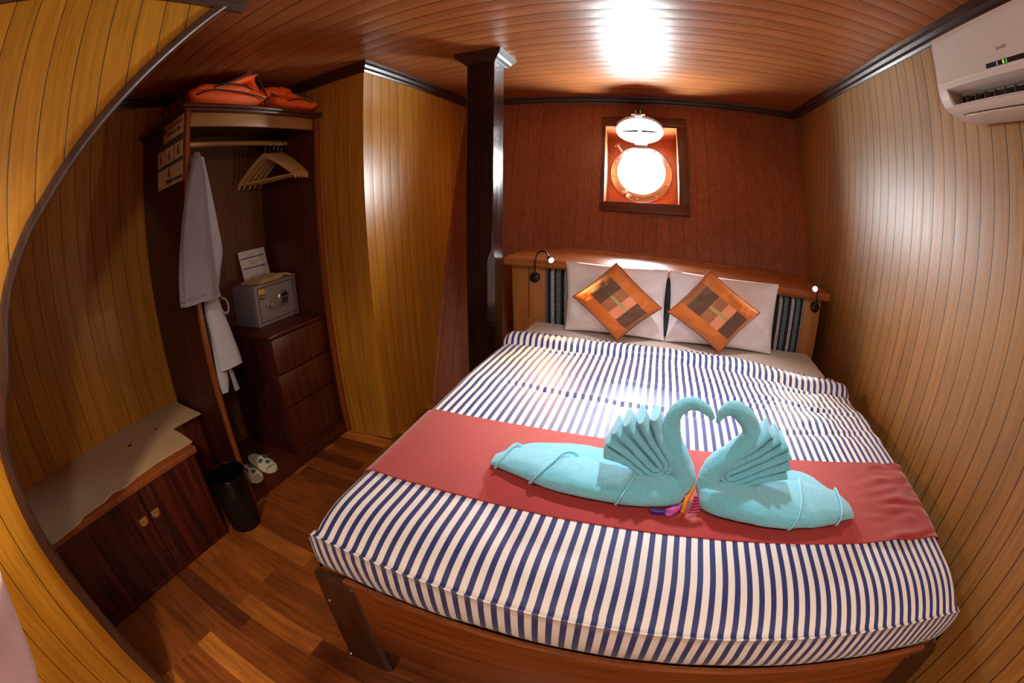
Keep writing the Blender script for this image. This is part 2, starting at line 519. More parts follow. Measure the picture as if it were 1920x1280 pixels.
M['slipper'] = cloth('white_slipper_cloth', rgb(226, 218, 204), 0.85)
M['teal_print'] = plain('teal_print', rgb(70, 110, 110), 0.7)
M['rubber'] = plain('black_rubber', rgb(9, 9, 10), 0.55)
M['lid_line'] = plain('lid_line_black', (.0005, .0005, .0006, 1), 1.0, spec=0.0)  # matt black for the thin bars on the lid
M['mauve'] = cloth('pale_mauve_fabric', rgb(176, 140, 138), 0.9, 300, 6, 0.1)
M['purple'] = plain('purple_foil', rgb(190, 90, 190), 0.4)
M['magenta'] = plain('magenta_crepe', rgb(150, 40, 84), 0.6)
M['bluefoil'] = plain('blue_foil', rgb(30, 36, 150), 0.45)
M['goldfoil'] = plain('gold_foil', rgb(230, 130, 16), 0.4)
M['led_warm'] = emit('warm_led', (1, 0.72, 0.3, 1), 60)
M['led_cool'] = emit('white_led', (1, 0.97, 0.85, 1), 120)
M['led_green'] = emit('green_led', (0.05, 0.8, 0.3, 1), 0.5)
M['led_lime'] = emit('lime_led', (0.6, 0.9, 0.02, 1), 1.0)
M['led_violet'] = emit('violet_led', (0.4, 0.35, 0.75, 1), 0.5)
M['wallplain'] = wood('honey_plank_front', rgb(196, 128, 48), rgb(160, 94, 26), 'z', ('x', 0.0905, -0.05), 0.4)

ZC = 2.097
# ================================================================== SETTING
def hull_y(x, z):
    return 3.29 + 0.375 * (z - ZC) - 0.075 * max(0.0, 0.3 - x) ** 2
def right_x(z):
    return 1.10 + 0.03 * (z - 2.05)

m = MB().box(-2.4, 1.4, -1.3, 3.0, -0.08, 0.0)
struct('floor', m, M['floor'])
m = MB().box(-2.4, 1.4, -1.3, 3.7, ZC, ZC + 0.05)
struct('ceiling', m, M['ceil'])
# right wall, leaning outwards
m = MB().prism([(right_x(-.05), -.05), (right_x(2.15), 2.15), (right_x(2.15) + .05, 2.15), (right_x(-.05) + .05, -.05)], 'y', -1.3, 3.6)
struct('wall_right', m, M['right'])
m = MB().box(-2.28, -2.23, -1.3, 1.85, 0.0, 2.12)
struct('wall_left', m, M['left'])
m = MB().box(-2.4, 1.4, -1.05, -1.0, 0.0, 2.12)
struct('wall_front', m, M['wallplain'])
# closet block beyond the wardrobe: front face and side face
m = MB().box(-2.28, -1.395, 1.78, 1.82, 0.0, 2.12)
struct('wall_closet_front', m, M['yellow_front'])
m = MB().box(-1.43, -1.385, 1.779, 3.35, 0.0, 2.12)
struct('wall_closet_side', m, M['yellow_side'])

# hull wall with the square window opening
WU0, WU1, WZ0, WZ1 = -0.364, 0.146, 1.286, 1.854
xs = [-1.5, -1.2, -1.0, -0.8, -0.6, -0.5, -0.435, WU0, -0.2, -0.1, 0.0, WU1, 0.3, 0.6, 0.9, 1.25]
zs = [-0.05, 0.3, 0.6, 0.9, 1.1, WZ0, 1.57, WZ1, 1.95, 2.12]
m = MB()
v = [(x, hull_y(x, z), z) for z in zs for x in xs]
nx = len(xs); f = []
for i in range(len(zs) - 1):
    for j in range(nx - 1):
        if WU0 - 1e-6 <= xs[j] and xs[j + 1] <= WU1 + 1e-6 and WZ0 - 1e-6 <= zs[i] and zs[i + 1] <= WZ1 + 1e-6: continue
        f.append([i * nx + j, i * nx + j + 1, (i + 1) * nx + j + 1, (i + 1) * nx + j])
m.add(v, f)
struct('wall_back', m, M['hull'])

# window frame, reveal and recessed board (hull-local frame)
WP = Vector((-0.11, hull_y(-0.11, 1.57), 1.57))
EX = Vector((1, 0, 0)); ES = Vector((0, 0.375, 1)).normalized(); EN = Vector((0, 1, -0.375)).normalized()
def wl(u, v, w): return WP + EX * u + ES * v + EN * w
def wfn(p): return wl(p.x, p.y, p.z)
win = bpy.data.objects.new('window_1', None); COL.objects.link(win); win['kind'] = 'structure'; ORG[win.name] = Vector((0, 0, 0))
u0, u1, v0, v1 = -0.256, 0.256, -0.304, 0.304
m = MB()
fw = 0.074; e = 0.0
m.box(u0 - fw, u1 + fw, v1, v1 + fw, -0.022, 0.012, 0.004, fn=wfn)
m.box(u0 - fw, u1 + fw, v0 - fw, v0, -0.022, 0.012, 0.004, fn=wfn)
m.box(u0 - fw, u0, v0, v1, -0.022, 0.012, 0.004, fn=wfn)
m.box(u1, u1 + fw, v0, v1, -0.022, 0.012, 0.004, fn=wfn)
struct('window_frame', m, M['win_frame'], win)
D = 0.2
m = MB()
m.box(u0 - .012, u0, v0 - .01, v1 + .01, 0.0, D + .02, fn=wfn)
m.box(u1, u1 + .012, v0 - .01, v1 + .01, 0.0, D + .02, fn=wfn)
m.box(u0 - .012, u1 + .012, v1, v1 + .012, 0.0, D + .02, fn=wfn)
m.box(u0 - .012, u1 + .012, v0 - .012, v0, 0.0, D + .02, fn=wfn)
struct('window_reveal', m, M['reveal'], win)
# recessed board with a round hole
CU, CV, RH = -0.008, 0.008, 0.196
m = MB()
N = 64
inner, outer = [], []
for k in range(N):
    a = 2 * pi * k / N
    inner.append((CU + RH * cos(a), CV + RH * sin(a)))
    dx, dy = cos(a), sin(a)
    t = min((u1 + .012 - CU) / dx if dx > 1e-9 else 9, (u0 - .012 - CU) / dx if dx < -1e-9 else 9, (v1 + .012 - CV) / dy if dy > 1e-9 else 9, (v0 - .012 - CV) / dy if dy < -1e-9 else 9)
    outer.append((CU + t * dx, CV + t * dy))
rows = [[wl(a, b, D) for a, b in outer], [wl(a, b, D) for a, b in inner], [wl(a, b, D + .05) for a, b in inner], [wl(a, b, D + .05) for a, b in outer]]
m.grid(rows, closed_u=True)
struct('window_back_board', m, M['reveal'], win)

# crown mouldings
PROF = [(0.0, 0.055), (0.007, 0.055), (0.012, 0.044), (0.022, 0.036), (0.028, 0.022), (0.038, 0.014), (0.042, 0.0), (0.0, 0.0)]
def crown(name, pts, mat, flip=1, h=ZC, sc_=1.0):
    """pts: wall line in plan; the profile grows to the left of the direction times flip."""
    P = [Vector((p[0], p[1])) for p in pts]
    rows = []
    for i, p in enumerate(P):
        ds = []
        if i > 0: ds.append((P[i] - P[i - 1]).normalized())
        if i < len(P) - 1: ds.append((P[i + 1] - P[i]).normalized())
        ns = [Vector((-d.y, d.x)) * flip for d in ds]
        n_ = sum(ns, Vector((0, 0)))
        n_ = n_ / n_.length
        k = 1.0 / max(0.3, n_.dot(ns[0]))
        rows.append([Vector((p.x + n_.x * k * d * sc_, p.y + n_.y * k * d * sc_, h - z * sc_)) for d, z in PROF])
    mb = MB(); mb.grid(rows, closed_u=True)
    b = len(PROF)
    mb.f.append(list(range(b))); mb.uv.append(None); mb.mi.append(0)
    o = (len(P) - 1) * b
    mb.f.append([o + i for i in range(b)]); mb.uv.append(None); mb.mi.append(0)
    return struct(name, mb, mat, angle=25)
crown('trim_1', [(right_x(2.07), -1.0), (right_x(2.07), 3.3)], M['dark_trim'], 1)
crown('trim_2', [(1.1, hull_y(1.1, 2.07) ), (.6, hull_y(.6, 2.07)), (.2, hull_y(.2, 2.07)), (-.2, hull_y(-.2, 2.07)), (-.6, hull_y(-.6, 2.07)), (-1.0, hull_y(-1.0, 2.07)), (-1.385, hull_y(-1.385, 2.07))], M['dark_trim_x'], 1)
crown('trim_3', [(-2.23, 1.78), (-1.385, 1.78), (-1.385, 3.1)], M['dark_trim_x'], -1)
crown('trim_4', [(-2.23, -1.0), (-2.23, 1.78)], M['dark_trim'], -1)

# near wall on the left with the cut-away edge
XN = -1.17
edge = [(-0.148, 0.0), (-0.148, 0.12), (-0.148, 0.45), (-0.157, 0.635), (-0.158, 0.82), (-0.135, 0.985), (-0.097, 1.065), (-0.052, 1.145), (0.0, 1.3), (0.08, 1.421), (0.136, 1.481), (0.248, 1.602), (0.366, 1.725), (0.504, 1.867), (0.663, 2.03), (0.735, ZC)]
edge = cat(edge, 5)
m = MB()
A = [(XN, y, z) for y, z in edge]; B = [(XN, -1.3, z) for y, z in edge]
A2 = [(XN - .03, y, z) for y, z in edge]; B2 = [(XN - .03, -1.3, z) for y, z in edge]
m.grid([B, A, A2, B2])
struct('wall_near', m, M['yellow'])
rows = []
for i, (y, z) in enumerate(edge):
    p0 = Vector(edge[max(i - 1, 0)]); p1 = Vector(edge[min(i + 1, len(edge) - 1)])
    d = (p1 - p0).normalized(); n_ = Vector((d.y, -d.x))
    prof = [(0.0, 0.012), (0.02, 0.014), (0.03, 0.010), (0.034, 0.0), (0.034, -0.045), (0.0, -0.045)]
    rows.append([(XN + h, y + n_.x * w, z + n_.y * w) for w, h in prof])
m = MB(); m.grid(rows, closed_u=True)
struct('trim_6', m, M['jamb'], angle=50)
crown('trim_5', [(XN, -1.0), (XN, 0.80)], M['dark_trim'], -1)

# ================================================================== PORTHOLE
ph = empty('porthole', tuple(wl(CU, CV - .23, D)), 'round bronze porthole standing open in the square window recess above the bed', 'porthole')
def ring_mb(prof, seg=72, cu=CU, cv=CV):
    m = MB()
    rows = [[wl(cu + r * cos(2 * pi * k / seg), cv + r * sin(2 * pi * k / seg), w) for k in range(seg)] for r, w in prof]
    m.grid(rows, closed_u=True)
    return m
m = ring_mb([(0.178, D + .05), (0.172, D - .018), (0.176, D - .030), (0.186, D - .030), (0.190, D - .014), (0.226, D - .012), (0.232, D - .007), (0.232, D), (0.195, D), (0.192, D + .05)])
part('ring', m, M['chrome'], ph, angle=30)
for a in (20, 62, 118, 155, 188, 205, 228, 262, 300, 335):
    a = radians(a)
    c = wl(CU + .209 * cos(a), CV + .209 * sin(a), D - .012)
    m = MB().lathe([(0.0, 0.007), (0.005, 0.0065), (0.0095, 0.002), (0.010, -0.003), (0.0, -0.003)], c, 14, -EN)
    part('bolt', m, M['chrome'], ph)
# swing-bolt dogs at upper left and lower left
for a in (130, 238):
    a = radians(a)
    c = wl(CU + .226 * cos(a), CV + .226 * sin(a), D - .02)
    o = wl(CU + .275 * cos(a), CV + .275 * sin(a), D - .055) if a < 3 else wl(CU + .205 * cos(a), CV + .205 * sin(a), D - .065)
    m = MB().tube([c, (c + o) / 2, o], [.010, .008, .009], 10)
    m.tube([o + EX * .022 + ES * .01, o, o - EX * .02 - ES * .012], [.006, .009, .006], 8)
    part('dog_bolt', m, M['chrome'], ph)
# open lid: hinged at the ring top, hooked up level
LH = wl(CU, CV + .236, D - .03)
la = radians(25)
LD = Vector((0, -cos(la), sin(la))); LN = Vector((0, sin(la), cos(la)))
LC = LH + LD * 0.195
def lid_disc(prof, seg=56):
    m = MB()
    m.grid([[LC + EX * (r * cos(2 * pi * k / seg)) + LD * (r * sin(2 * pi * k / seg)) + LN * h for k in range(seg)] for r, h in prof], closed_u=True)
    return m
lid = part('lid', lid_disc([(0.0, -0.006), (0.150, -0.006), (0.155, -0.012), (0.168, -0.012), (0.172, -0.006), (0.172, 0.008), (0.165, 0.012), (0.0, 0.012)]), M['white_enamel'], ph, label='white underside of the raised lid')
m = MB()
for s in (-1, 1):
    m.tube([LC + EX * (s * .008) + LD * .0 - LN * .0085 + EX * (s * .006), LC + EX * (s * .07) - LN * .0085 - LD * .003, LC + EX * (s * .135) - LN * .0085 - LD * .010], [.0065, .0055, .002], 8)
part('dark_bars', m, M['lid_line'], lid)  # two thin black bars across the underside of the lid
m = MB().box(-.045, .045, -.016, .02, -.012, .006, .003, fn=lambda p: LH + EX * p.x + LD * p.y + LN * p.z)
m.tube([LH - EX * .05, LH + EX * .05], .008, 12)
part('hinge', m, M['chrome'], ph)
E2 = LH + LD * 0.372
m = MB().box(-.024, .024, 0, .018, -.008, .008, .003, fn=lambda p: E2 + EX * p.x + LD * p.y + LN * p.z)
m.tube([E2 + LD * .02 - EX * .045, E2 + LD * .02 + EX * .045], .0035, 8)
for s in (-1, 1):
    m.tube([E2 + EX * (s * .016) + LD * .015, E2 + EX * (s * .016) + LD * .025 + LN * .03], [.005, .008], 10)
part('catch', m, M['steel'], lid)
m = MB().tube([E2 + LD * .02 + EX * .012, Vector((E2.x + .012, 3.1, 1.965)), Vector((E2.x + .012, hull_y(-.1, 2.03) - .004, 2.035))], .008, 8)
part('hook_strap', m, M['strap'], ph)

# ================================================================== POST
px0 = lambda z: -0.845 + 0.033 * (z - 2.0)
def shear_post(p): return Vector((p.x + 0.033 * (p.z - 2.0), p.y, p.z))
pst = empty('wooden_post', (px0(0), 2.105, 0), 'thick dark glossy timber post rising to the ceiling left of the bed', 'post')
hw = 0.075
m = MB()
zz = [0, .4, .8, 1.0, 1.06, 1.3, 1.6, 1.7, 1.9, 2.06]
rows = []
for z in zz:
    ch = 0.030 if z <= 1.0 else 0.006
    w = hw + 0.003 * nz(z, 3.3, 0, 2)
    rows.append([Vector((-.845 + a, 2.105 + b, z)) for a, b in ((-w + .006, -w), (w - ch, -w), (w, -w + ch), (w, w - .006), (w - .006, w), (-w + .006, w), (-w, w - .006), (-w, -w + .006))])
m.grid(rows, closed_u=True)
m.xf(shear_post)
part('shaft', m, M['post'], pst, angle=25)
m = MB()
rows = []
for d, z in [(0.0, 2.037), (0.008, 2.037), (0.014, 2.048), (0.026, 2.056), (0.034, 2.068), (0.046, 2.076), (0.052, 2.0965), (0.0, 2.0965)]:
    w = hw + d
    rows.append([Vector((-.845 + a * w, 2.105 + b * w, z)) for a, b in ((-1, -1), (1, -1), (1, 1), (-1, 1))])
m.grid(rows, closed_u=True); m.xf(shear_post)
part('capital', m, M['dark_trim_x'], pst, angle=20)

# ================================================================== BED
def zt(x): return 0.600 - 0.035 * x
def shb(p): return Vector((p.x, p.y, p.z - 0.035 * p.x))
bed = empty('bed', (0.13, 1.35, 0), 'low wooden bed frame with a plain red-brown footboard under the striped bedding', 'bed')
m = MB().box(-.62, .90, .468, .4865, .145, .456, .003, fn=shb)
part('footboard', m, M['rail'], bed)
for s in (-1, 1):
    m = MB()
    top = (-.722, -.578) if s < 0 else (.828, .968)
    bot = (-.757, -.590) if s < 0 else (.868, 1.022)
    zt_ = .466 if s < 0 else .410
    y0, y1 = .461, .4868
    b = .012
    rows = []
    for (x0, x1), z in ((bot, 0.0), (bot, .004), ((top[0] * .5 + bot[0] * .5, top[1] * .5 + bot[1] * .5), .22), (top, zt_ - .006), ((top[0] + .006, top[1] - .006), zt_)):
        rows.append([Vector(q) for q in ((x0, y0 + b, z), (x0 + b, y0, z), (x1 - b, y0, z), (x1, y0 + b, z), (x1, y1, z), (x0, y1, z))])
    m.grid(rows, closed_u=True)
    k = len(m.v)
    m.f.append([k - 6 + i for i in range(6)]); m.uv.append(None); m.mi.append(0)
    m.f.append([i for i in range(6)]); m.uv.append(None); m.mi.append(0)
    lg = part('leg', m, M['leg'], bed, angle=30)
    if s < 0:
        for q in ((-.700, .355), (-.742, .018)):
            m = MB().lathe([(0.0, .004), (.006, .003), (.007, 0.0)], (q[0], .4605, q[1]), 12, (0, -1, 0))
            part('screw', m, M['steel'], lg)
for s in (-1, 1):
    xx = (-.712, -.684) if s < 0 else (.944, .972)
    m = MB().box(xx[0], xx[1], .508, 2.27, .20, .42, .004, fn=lambda p: Vector((p.x, p.y, p.z - 0.035 * p.x)))
    part('side_rail', m, M['rail'], bed)
m = MB()
for k in range(10):
    y = .6 + k * .17
    m = MB().box(-.680, .940, y, y + .08, .40, .418, .002, fn=shb)
    part('slat', m, M['rail'], bed)
for x in (-.69, .90):
    m = MB().box(x - .03, x + .03, 2.19, 2.26, 0, .36, .004)
    part('leg', m, M['leg'], bed)

# mattress
def rbox(x0, x1, y0, y1, z0, z1, r, seg=5, cuts=0):
    m = MB(); m.box(x0, x1, y0, y1, z0, z1, r, seg); return m
def msec(y, ins, top):
    x0, x1, z0, z1, r = -.675 + ins, .935 - ins, .422 + ins, top - ins, .035
    row = []
    for cx, cz, a0 in ((x1 - r, z1 - r, 0), (x0 + r, z1 - r, 90), (x0 + r, z0 + r, 180), (x1 - r, z0 + r, 270)):
        for k in range(6):
            a = radians(a0 + 90 * k / 5)
            row.append(shb(Vector((cx + r * cos(a), y, cz + r * sin(a)))))
    return row
def foot_drop(y): return .030 * max(0, (.64 - y) / .131) ** 2.2
rows = [msec(.522, .03, .575), msec(.525, .016, .57), msec(.535, .006, .565), msec(.55, .002, .572), msec(.58, 0, .580), msec(.62, 0, .584), msec(.70, 0, .588), msec(1.5, 0, .588), msec(1.90, 0, .588), msec(1.97, 0, .600), msec(2.26, 0, .600), msec(2.28, .010, .600), msec(2.29, .03, .600)]
m = MB(); m.grid(rows, closed_u=True)
k = len(m.v)
m.f.append(list(range(24))); m.uv.append(None); m.mi.append(0)
m.f.append([k - 24 + i for i in range(24)]); m.uv.append(None); m.mi.append(0)
solo('mattress', m, M['sheet'], 'cream sheeted mattress showing at the head of the bed below the pillows', 'mattress', angle=60)

# duvet: arc-length section across (a) and along (b)
XL, XR = -.700, .958
secA = []      # (x, dz, u)
r = .045
drop = .15
u = 0.0
nS = 6
for k in range(nS): secA.append((XL, -drop + (drop - r) * k / nS, (drop - r) * k / nS))
u = drop - r
for k in range(8):
    a = pi / 2 * k / 8
    secA.append((XL + r - r * cos(a), -r + r * sin(a), u + r * a))
u += r * pi / 2
nT = 110
for k in range(nT + 1):
    x = XL + r + (XR - XL - 2 * r) * k / nT
    secA.append((x, 0.0, u + (x - XL - r)))
u += XR - XL - 2 * r
for k in range(1, 9):
    a = pi / 2 * k / 8
    secA.append((XR - r + r * sin(a), -r + r * cos(a), u + r * a))
u += r * pi / 2
for k in range(1, nS + 1): secA.append((XR, -r - (drop - r) * k / nS, u + (drop - r) * k / nS))
def yfold(x): return 2.030 - 0.17 * ss(.25, .98, x) + 0.01 * nz(x, 1.7, 0, 4)
def wrinkle(x, y):
    w = ss(1.15, 1.35, y) * (1 - ss(1.86, 1.93, y))
    rgt = ss(.25, .8, x)
    h = 0
    for yc, sl, am, x0, x1 in ((1.32, -.10, .006, -.6, .3), (1.50, -.06, .005, -.45, .7), (1.66, .05, .005, -.1, .9), (1.42, .12, .006, .2, .95), (1.57, -.16, .007, .35, .95), (1.75, -.05, .006, -.6, .2), (1.25, .10, .005, .3, .95)):
        t = y - (yc + sl * (x - .2) + .015 * nz(x, yc, 3, 5))
        h -= 1.5 * am * math.exp(-(t / .007) ** 2) * ss(x0, x0 + .2, x) * (1 - ss(x1 - .2, x1, x))
        h += am * .6 * math.exp(-((t - .018) / .016) ** 2) * ss(x0, x0 + .2, x) * (1 - ss(x1 - .2, x1, x))
    h += w * (.003 + .009 * rgt) * nz(x * .6, y, .3, 11) + w * rgt * .006 * nz(x * .7, y, 1.3, 26)
    return h + .0016 * nz(x, y, 2.2, 6)
def duvet_z(x, y):
    """height of the duvet's top over the mattress plane"""
    yf = yfold(x)
    t = yf - y                        # distance from the hem toward the foot
    h = .014
    # folded-back band, roll, groove
    rw = .050 + .008 * nz(x, 0, 4, 5)
    c_ = (t - .130 - .008 * nz(x, 2, 4, 4)) / rw
    if abs(c_) < 1: h += (.036 + .008 * nz(x, 0, 6, 6)) * math.sqrt(1 - c_ * c_)
    h -= .006 * math.exp(-((t - .192) / .012) ** 2)
    h += .012 * ss(.2, .5, t) * (1 - ss(.55, 1.3, t))
    return h + wrinkle(x, y)
secB = []
for k in range(60):
    t = k / 60.0
    secB.append(('top', 0.31 * t))
for k in range(91):
    secB.append(('lin', k / 90.0))
rows, uvs = [], []
YF = .487
for kind, q in secB:
    row, ur = [], []
    for x, dz, uu in secA:
        yf = yfold(x)
        if kind == 'top': y = yf - q
        else: y = (yf - .31) + (YF + .022 - (yf - .31)) * q
        edge_f = 1.0
        z = zt(x) + dz + (duvet_z(x, y) if dz > -.03 else .014) - foot_drop(y)
        row.append((x, y, z)); ur.append((uu + (.0012 + .003 * ss(.2, .7, x) * ss(1.1, 1.3, y)) * nz(x, y, 5, 9), y))
    rows.append(row); uvs.append(ur)
# foot face: rounded lip, piping ridge, then down
faceP = [(YF + .012, -.001), (YF + .004, -.004), (YF - .001, -.001), (YF - .004, -.003), (YF - .0015, -.006), (YF - .003, -.03), (YF - .004, -.07), (YF - .002, -.11), (YF + .003, -.130), (YF + .005, -.144), (YF + .010, -.149)]
for y, dzf in faceP:
    row, ur = [], []
    for x, dz, uu in secA:
        z = zt(x) + max(-.149, min(dz - .006, dzf - (.020 if dzf > -.1 else .020 * (dzf + .149) / .049)))
        bul = .004 * nz(x, dzf * 3, 7, 8)
        row.append((x, y + (bul if dzf < -.01 else 0), z)); ur.append((uu + .0015 * nz(x, dzf, 5, 9), y + dzf))
    rows.append(row); uvs.append(ur)
m = MB(); m.grid(rows, uvs)
# folded hem thickness at the head
hem0 = rows[0]
m.grid([hem0, [(p[0], p[1] + .004, p[2] - .007) for p in hem0], [(p[0], p[1] - .03, p[2] - .008) for p in hem0]], [uvs[0], uvs[0], uvs[0]])
solo('duvet', m, M['stripe'], 'navy and white striped duvet folded back across the bed', 'duvet', angle=60)

# runner
def runner_row(y, off):
    row = []
    for x, dz, uu in secA:
        if dz < -.09: continue
        rr = ss(.62, .85, x)
        h = duvet_z(x, y) + .005 + rr * (.012 * abs(nz(x * .7 + y * .5, y * 1.8 - x * .4, 9, 10)) + .014 * max(0, nz(x * .6 + y * .4, y * 2.6 - x * .6, 4, 9)))
        z = zt(x) + dz + (h if dz > -.03 else .020)
        nxo = -.004 if x < XL + .02 else (.004 if x > XR - .02 else 0)
        row.append((x + nxo, y, z + off))
    return row
rows = []
for k in range(41):
    y = .742 + (1.108 - .742) * k / 40
    rows.append(runner_row(y, 0.0))
m = MB(); m.grid(rows)
m.grid([[(p[0], p[1] - .0005, p[2] - .004) for p in rows[0]], rows[0]])
m.grid([rows[-1], [(p[0], p[1] + .0005, p[2] - .004) for p in rows[-1]]])
solo('bed_runner', m, M['red'], 'plain red cloth runner laid across the foot of the striped duvet', 'bed runner', angle=60)

# ================================================================== HEADBOARD
hb = empty('headboard', (0.09, 2.4, 0.0), 'light wood headboard with a deep top shelf and striped fabric panel behind the pillows', 'headboard')
def hsh(p): return Vector((p.x, p.y, p.z - 0.038 * p.x))
YH = 2.31
m = MB()
m.box(-.80, -.607, YH, YH + .03, .10, .915, .003, fn=hsh)
m.box(.868, .975, YH, YH + .03, .10, .915, .003, fn=hsh)
m.box(-.607, .868, YH, YH + .03, .895, .915, .002, fn=hsh)
m.box(-.607, .868, YH, YH + .03, .10, .56, .002, fn=hsh)
part('frame', m, M['head_oak'], hb)
m = MB().box(-.704, -.700, YH - .001, YH + .0, .6, .915, 0, fn=hsh)
part('groove', m, M['leg'], hb)
m = MB()
rows = []
for i in range(13):
    z = .56 + (.895 - .56) * i / 12
    row = []
    for j in range(61):
        x = -.607 + (.868 + .607) * j / 60
        ed = min(1, min(x + .607, .868 - x, z - .56, .895 - z) / .02)
        row.append(hsh(Vector((x, YH + .012 - .014 * math.sqrt(max(0, ed)), z))))
    rows.append(row)
m.grid(rows)
part('fabric_panel', m, M['headfab'], hb)
# shelf top: front edge rounded, back follows the hull
m = MB()
rows = []
for i in range(25):
    x = -.815 + (.99 + .815) * i / 24
    top = .955 - .038 * x
    yb = hull_y(x, top) - .004
    yb2 = hull_y(x, top - .04) - .004
    rows.append([Vector((x, yb, top)), Vector((x, 2.236, top)), Vector((x, 2.228, top - .003)), Vector((x, 2.225, top - .01)), Vector((x, 2.226, top - .034)), Vector((x, 2.232, top - .04)), Vector((x, yb2, top - .04))])
m.grid(rows, closed_u=True)
k = len(m.v)
m.f.append(list(range(7))); m.uv.append(None); m.mi.append(0)
m.f.append([k - 7 + i for i in range(7)]); m.uv.append(None); m.mi.append(0)
part('shelf', m, M['head_shelf'], hb, angle=30)
for x0, x1 in ((-.80, -.785), (.96, .975)):
    m = MB()
    yb = lambda z: hull_y(x0, z) - .01
    v = [(x0, YH + .03, .15), (x1, YH + .03, .15), (x1, YH + .03, .9 - .038 * x1), (x0, YH + .03, .9 - .038 * x0), (x0, yb(.15) if yb(.15) > YH + .04 else YH + .04, .15), (x1, yb(.15) if yb(.15) > YH + .04 else YH + .04, .15), (x1, yb(.9), .9 - .038 * x1), (x0, yb(.9), .9 - .038 * x0)]
    m.add(v, [[0, 1, 2, 3], [4, 7, 6, 5], [0, 3, 7, 4], [1, 5, 6, 2], [3, 2, 6, 7], [0, 4, 5, 1]])
    part('side_board', m, M['head_oak'], hb)

# ================================================================== PILLOWS
def pillow_mb(c, ex, ey, en, w, h, T, pinch=.05, p=3.0, seedv=0.0, wr=.006, n=34, flange=0.0):
    """cushion in frame ex,ey (unit), normal en toward the viewer."""
    m = MB()
    c = Vector(c)
    for side in (1, -1):
        rows, uvs = [], []
        for i in range(n + 1):
            t = -1 + 2 * i / n
            t = math.copysign(abs(t) ** .8, t)
            row, ur = [], []
            for j in range(n + 1):
                s = -1 + 2 * j / n
                s = math.copysign(abs(s) ** .8, s)
                th = T * (max(0, 1 - abs(s) ** p) * max(0, 1 - abs(t) ** p)) ** .5
                x = s * w * (1 - pinch * (1 - t * t) * abs(s) ** 2)
                y = t * h * (1 - pinch * (1 - s * s) * abs(t) ** 2)
                inside = (1 - s * s) * (1 - t * t)
                d = wr * (nz(s * 2.2 + seedv, t * 2.2, side * 3.0, 1.6) + .6 * nz(s * 5 + seedv, t * 2.5, side, 1.8)) * min(1, 3 * inside)
                row.append(c + ex * x + ey * y + en * (side * th + d))
                ur.append(((s + 1) / 2, (t + 1) / 2))
            rows.append(row); uvs.append(ur)
        m.grid(rows, uvs, flip=(side < 0))
    return m
def unit(*a): return Vector(a).normalized()
PE = unit(1, 0, -.035)
for lab, cx, hw_, sd in (('white bed pillow leaning on the headboard, the one nearer the dark post', -.199, .262, 1.0), ('white bed pillow leaning on the headboard, the one nearer the tan plank wall', .362, .293, 5.0)):
    bottom = Vector((cx, 2.158, zt(cx) + .006)); up = unit(0, .05, 1)
    h = .182
    m = pillow_mb(bottom + up * h, PE, up, PE.cross(up) * 1.0, hw_, h, .044, .045, 2.6, sd, .012)
    solo('pillow', m, M['pillow'], lab, 'pillow', 'white pillows at the head of the bed', angle=70)

# cushions: corners (top, left, right, bottom)
def cushion(label, top, left, right, bottom, sd):
    top, left, right, bottom = map(Vector, (top, left, right, bottom))
    c = (top + left + right + bottom) / 4
    eu = ((right - top) + (bottom - left)).normalized(); ev0 = ((top - left) + (right - bottom)).normalized()
    en = eu.cross(ev0).normalized()
    if en.y > 0: en = -en
    hu = ((right - top).length + (bottom - left).length) / 4; hv = ((top - left).length + (right - bottom).length) / 4
    root = empty('throw_cushion', tuple(bottom), label, 'cushion', 'orange patchwork cushions on the pillows')
    m = pillow_mb(c, eu, ev0, en, hu, hv, .046, .06, 2.6, sd, .007, n=40)
    part('cover', m, M['cushion'], root, angle=75)
    # piping round the rim
    pth = []
    for a, b in (((-1, -1), (1, -1)), ((1, -1), (1, 1)), ((1, 1), (-1, 1)), ((-1, 1), (-1, -1))):
        for k in range(14):
            s = a[0] + (b[0] - a[0]) * k / 14; t = a[1] + (b[1] - a[1]) * k / 14
            x = s * hu * (1 - .06 * (1 - t * t) * abs(s) ** 2); y = t * hv * (1 - .06 * (1 - s * s) * abs(t) ** 2)
            pth.append(c + eu * x + ev0 * y)
    pth.append(pth[0])
    m = MB().tube(pth, .0035, 6, cap=False)
    part('piping', m, M['cush_edge'], root)
cushion('orange patchwork cushion on the white pillow nearer the dark post', (-.187, 2.096, 1.014), (-.408, 2.062, .806), (.030, 2.062, .779), (-.166, 2.048, .640), 2.0)
cushion('orange patchwork cushion on the white pillow nearer the tan plank wall', (.270, 2.096, 1.012), (.064, 2.062, .760), (.530, 2.062, .798), (.352, 2.046, .626), 8.0)

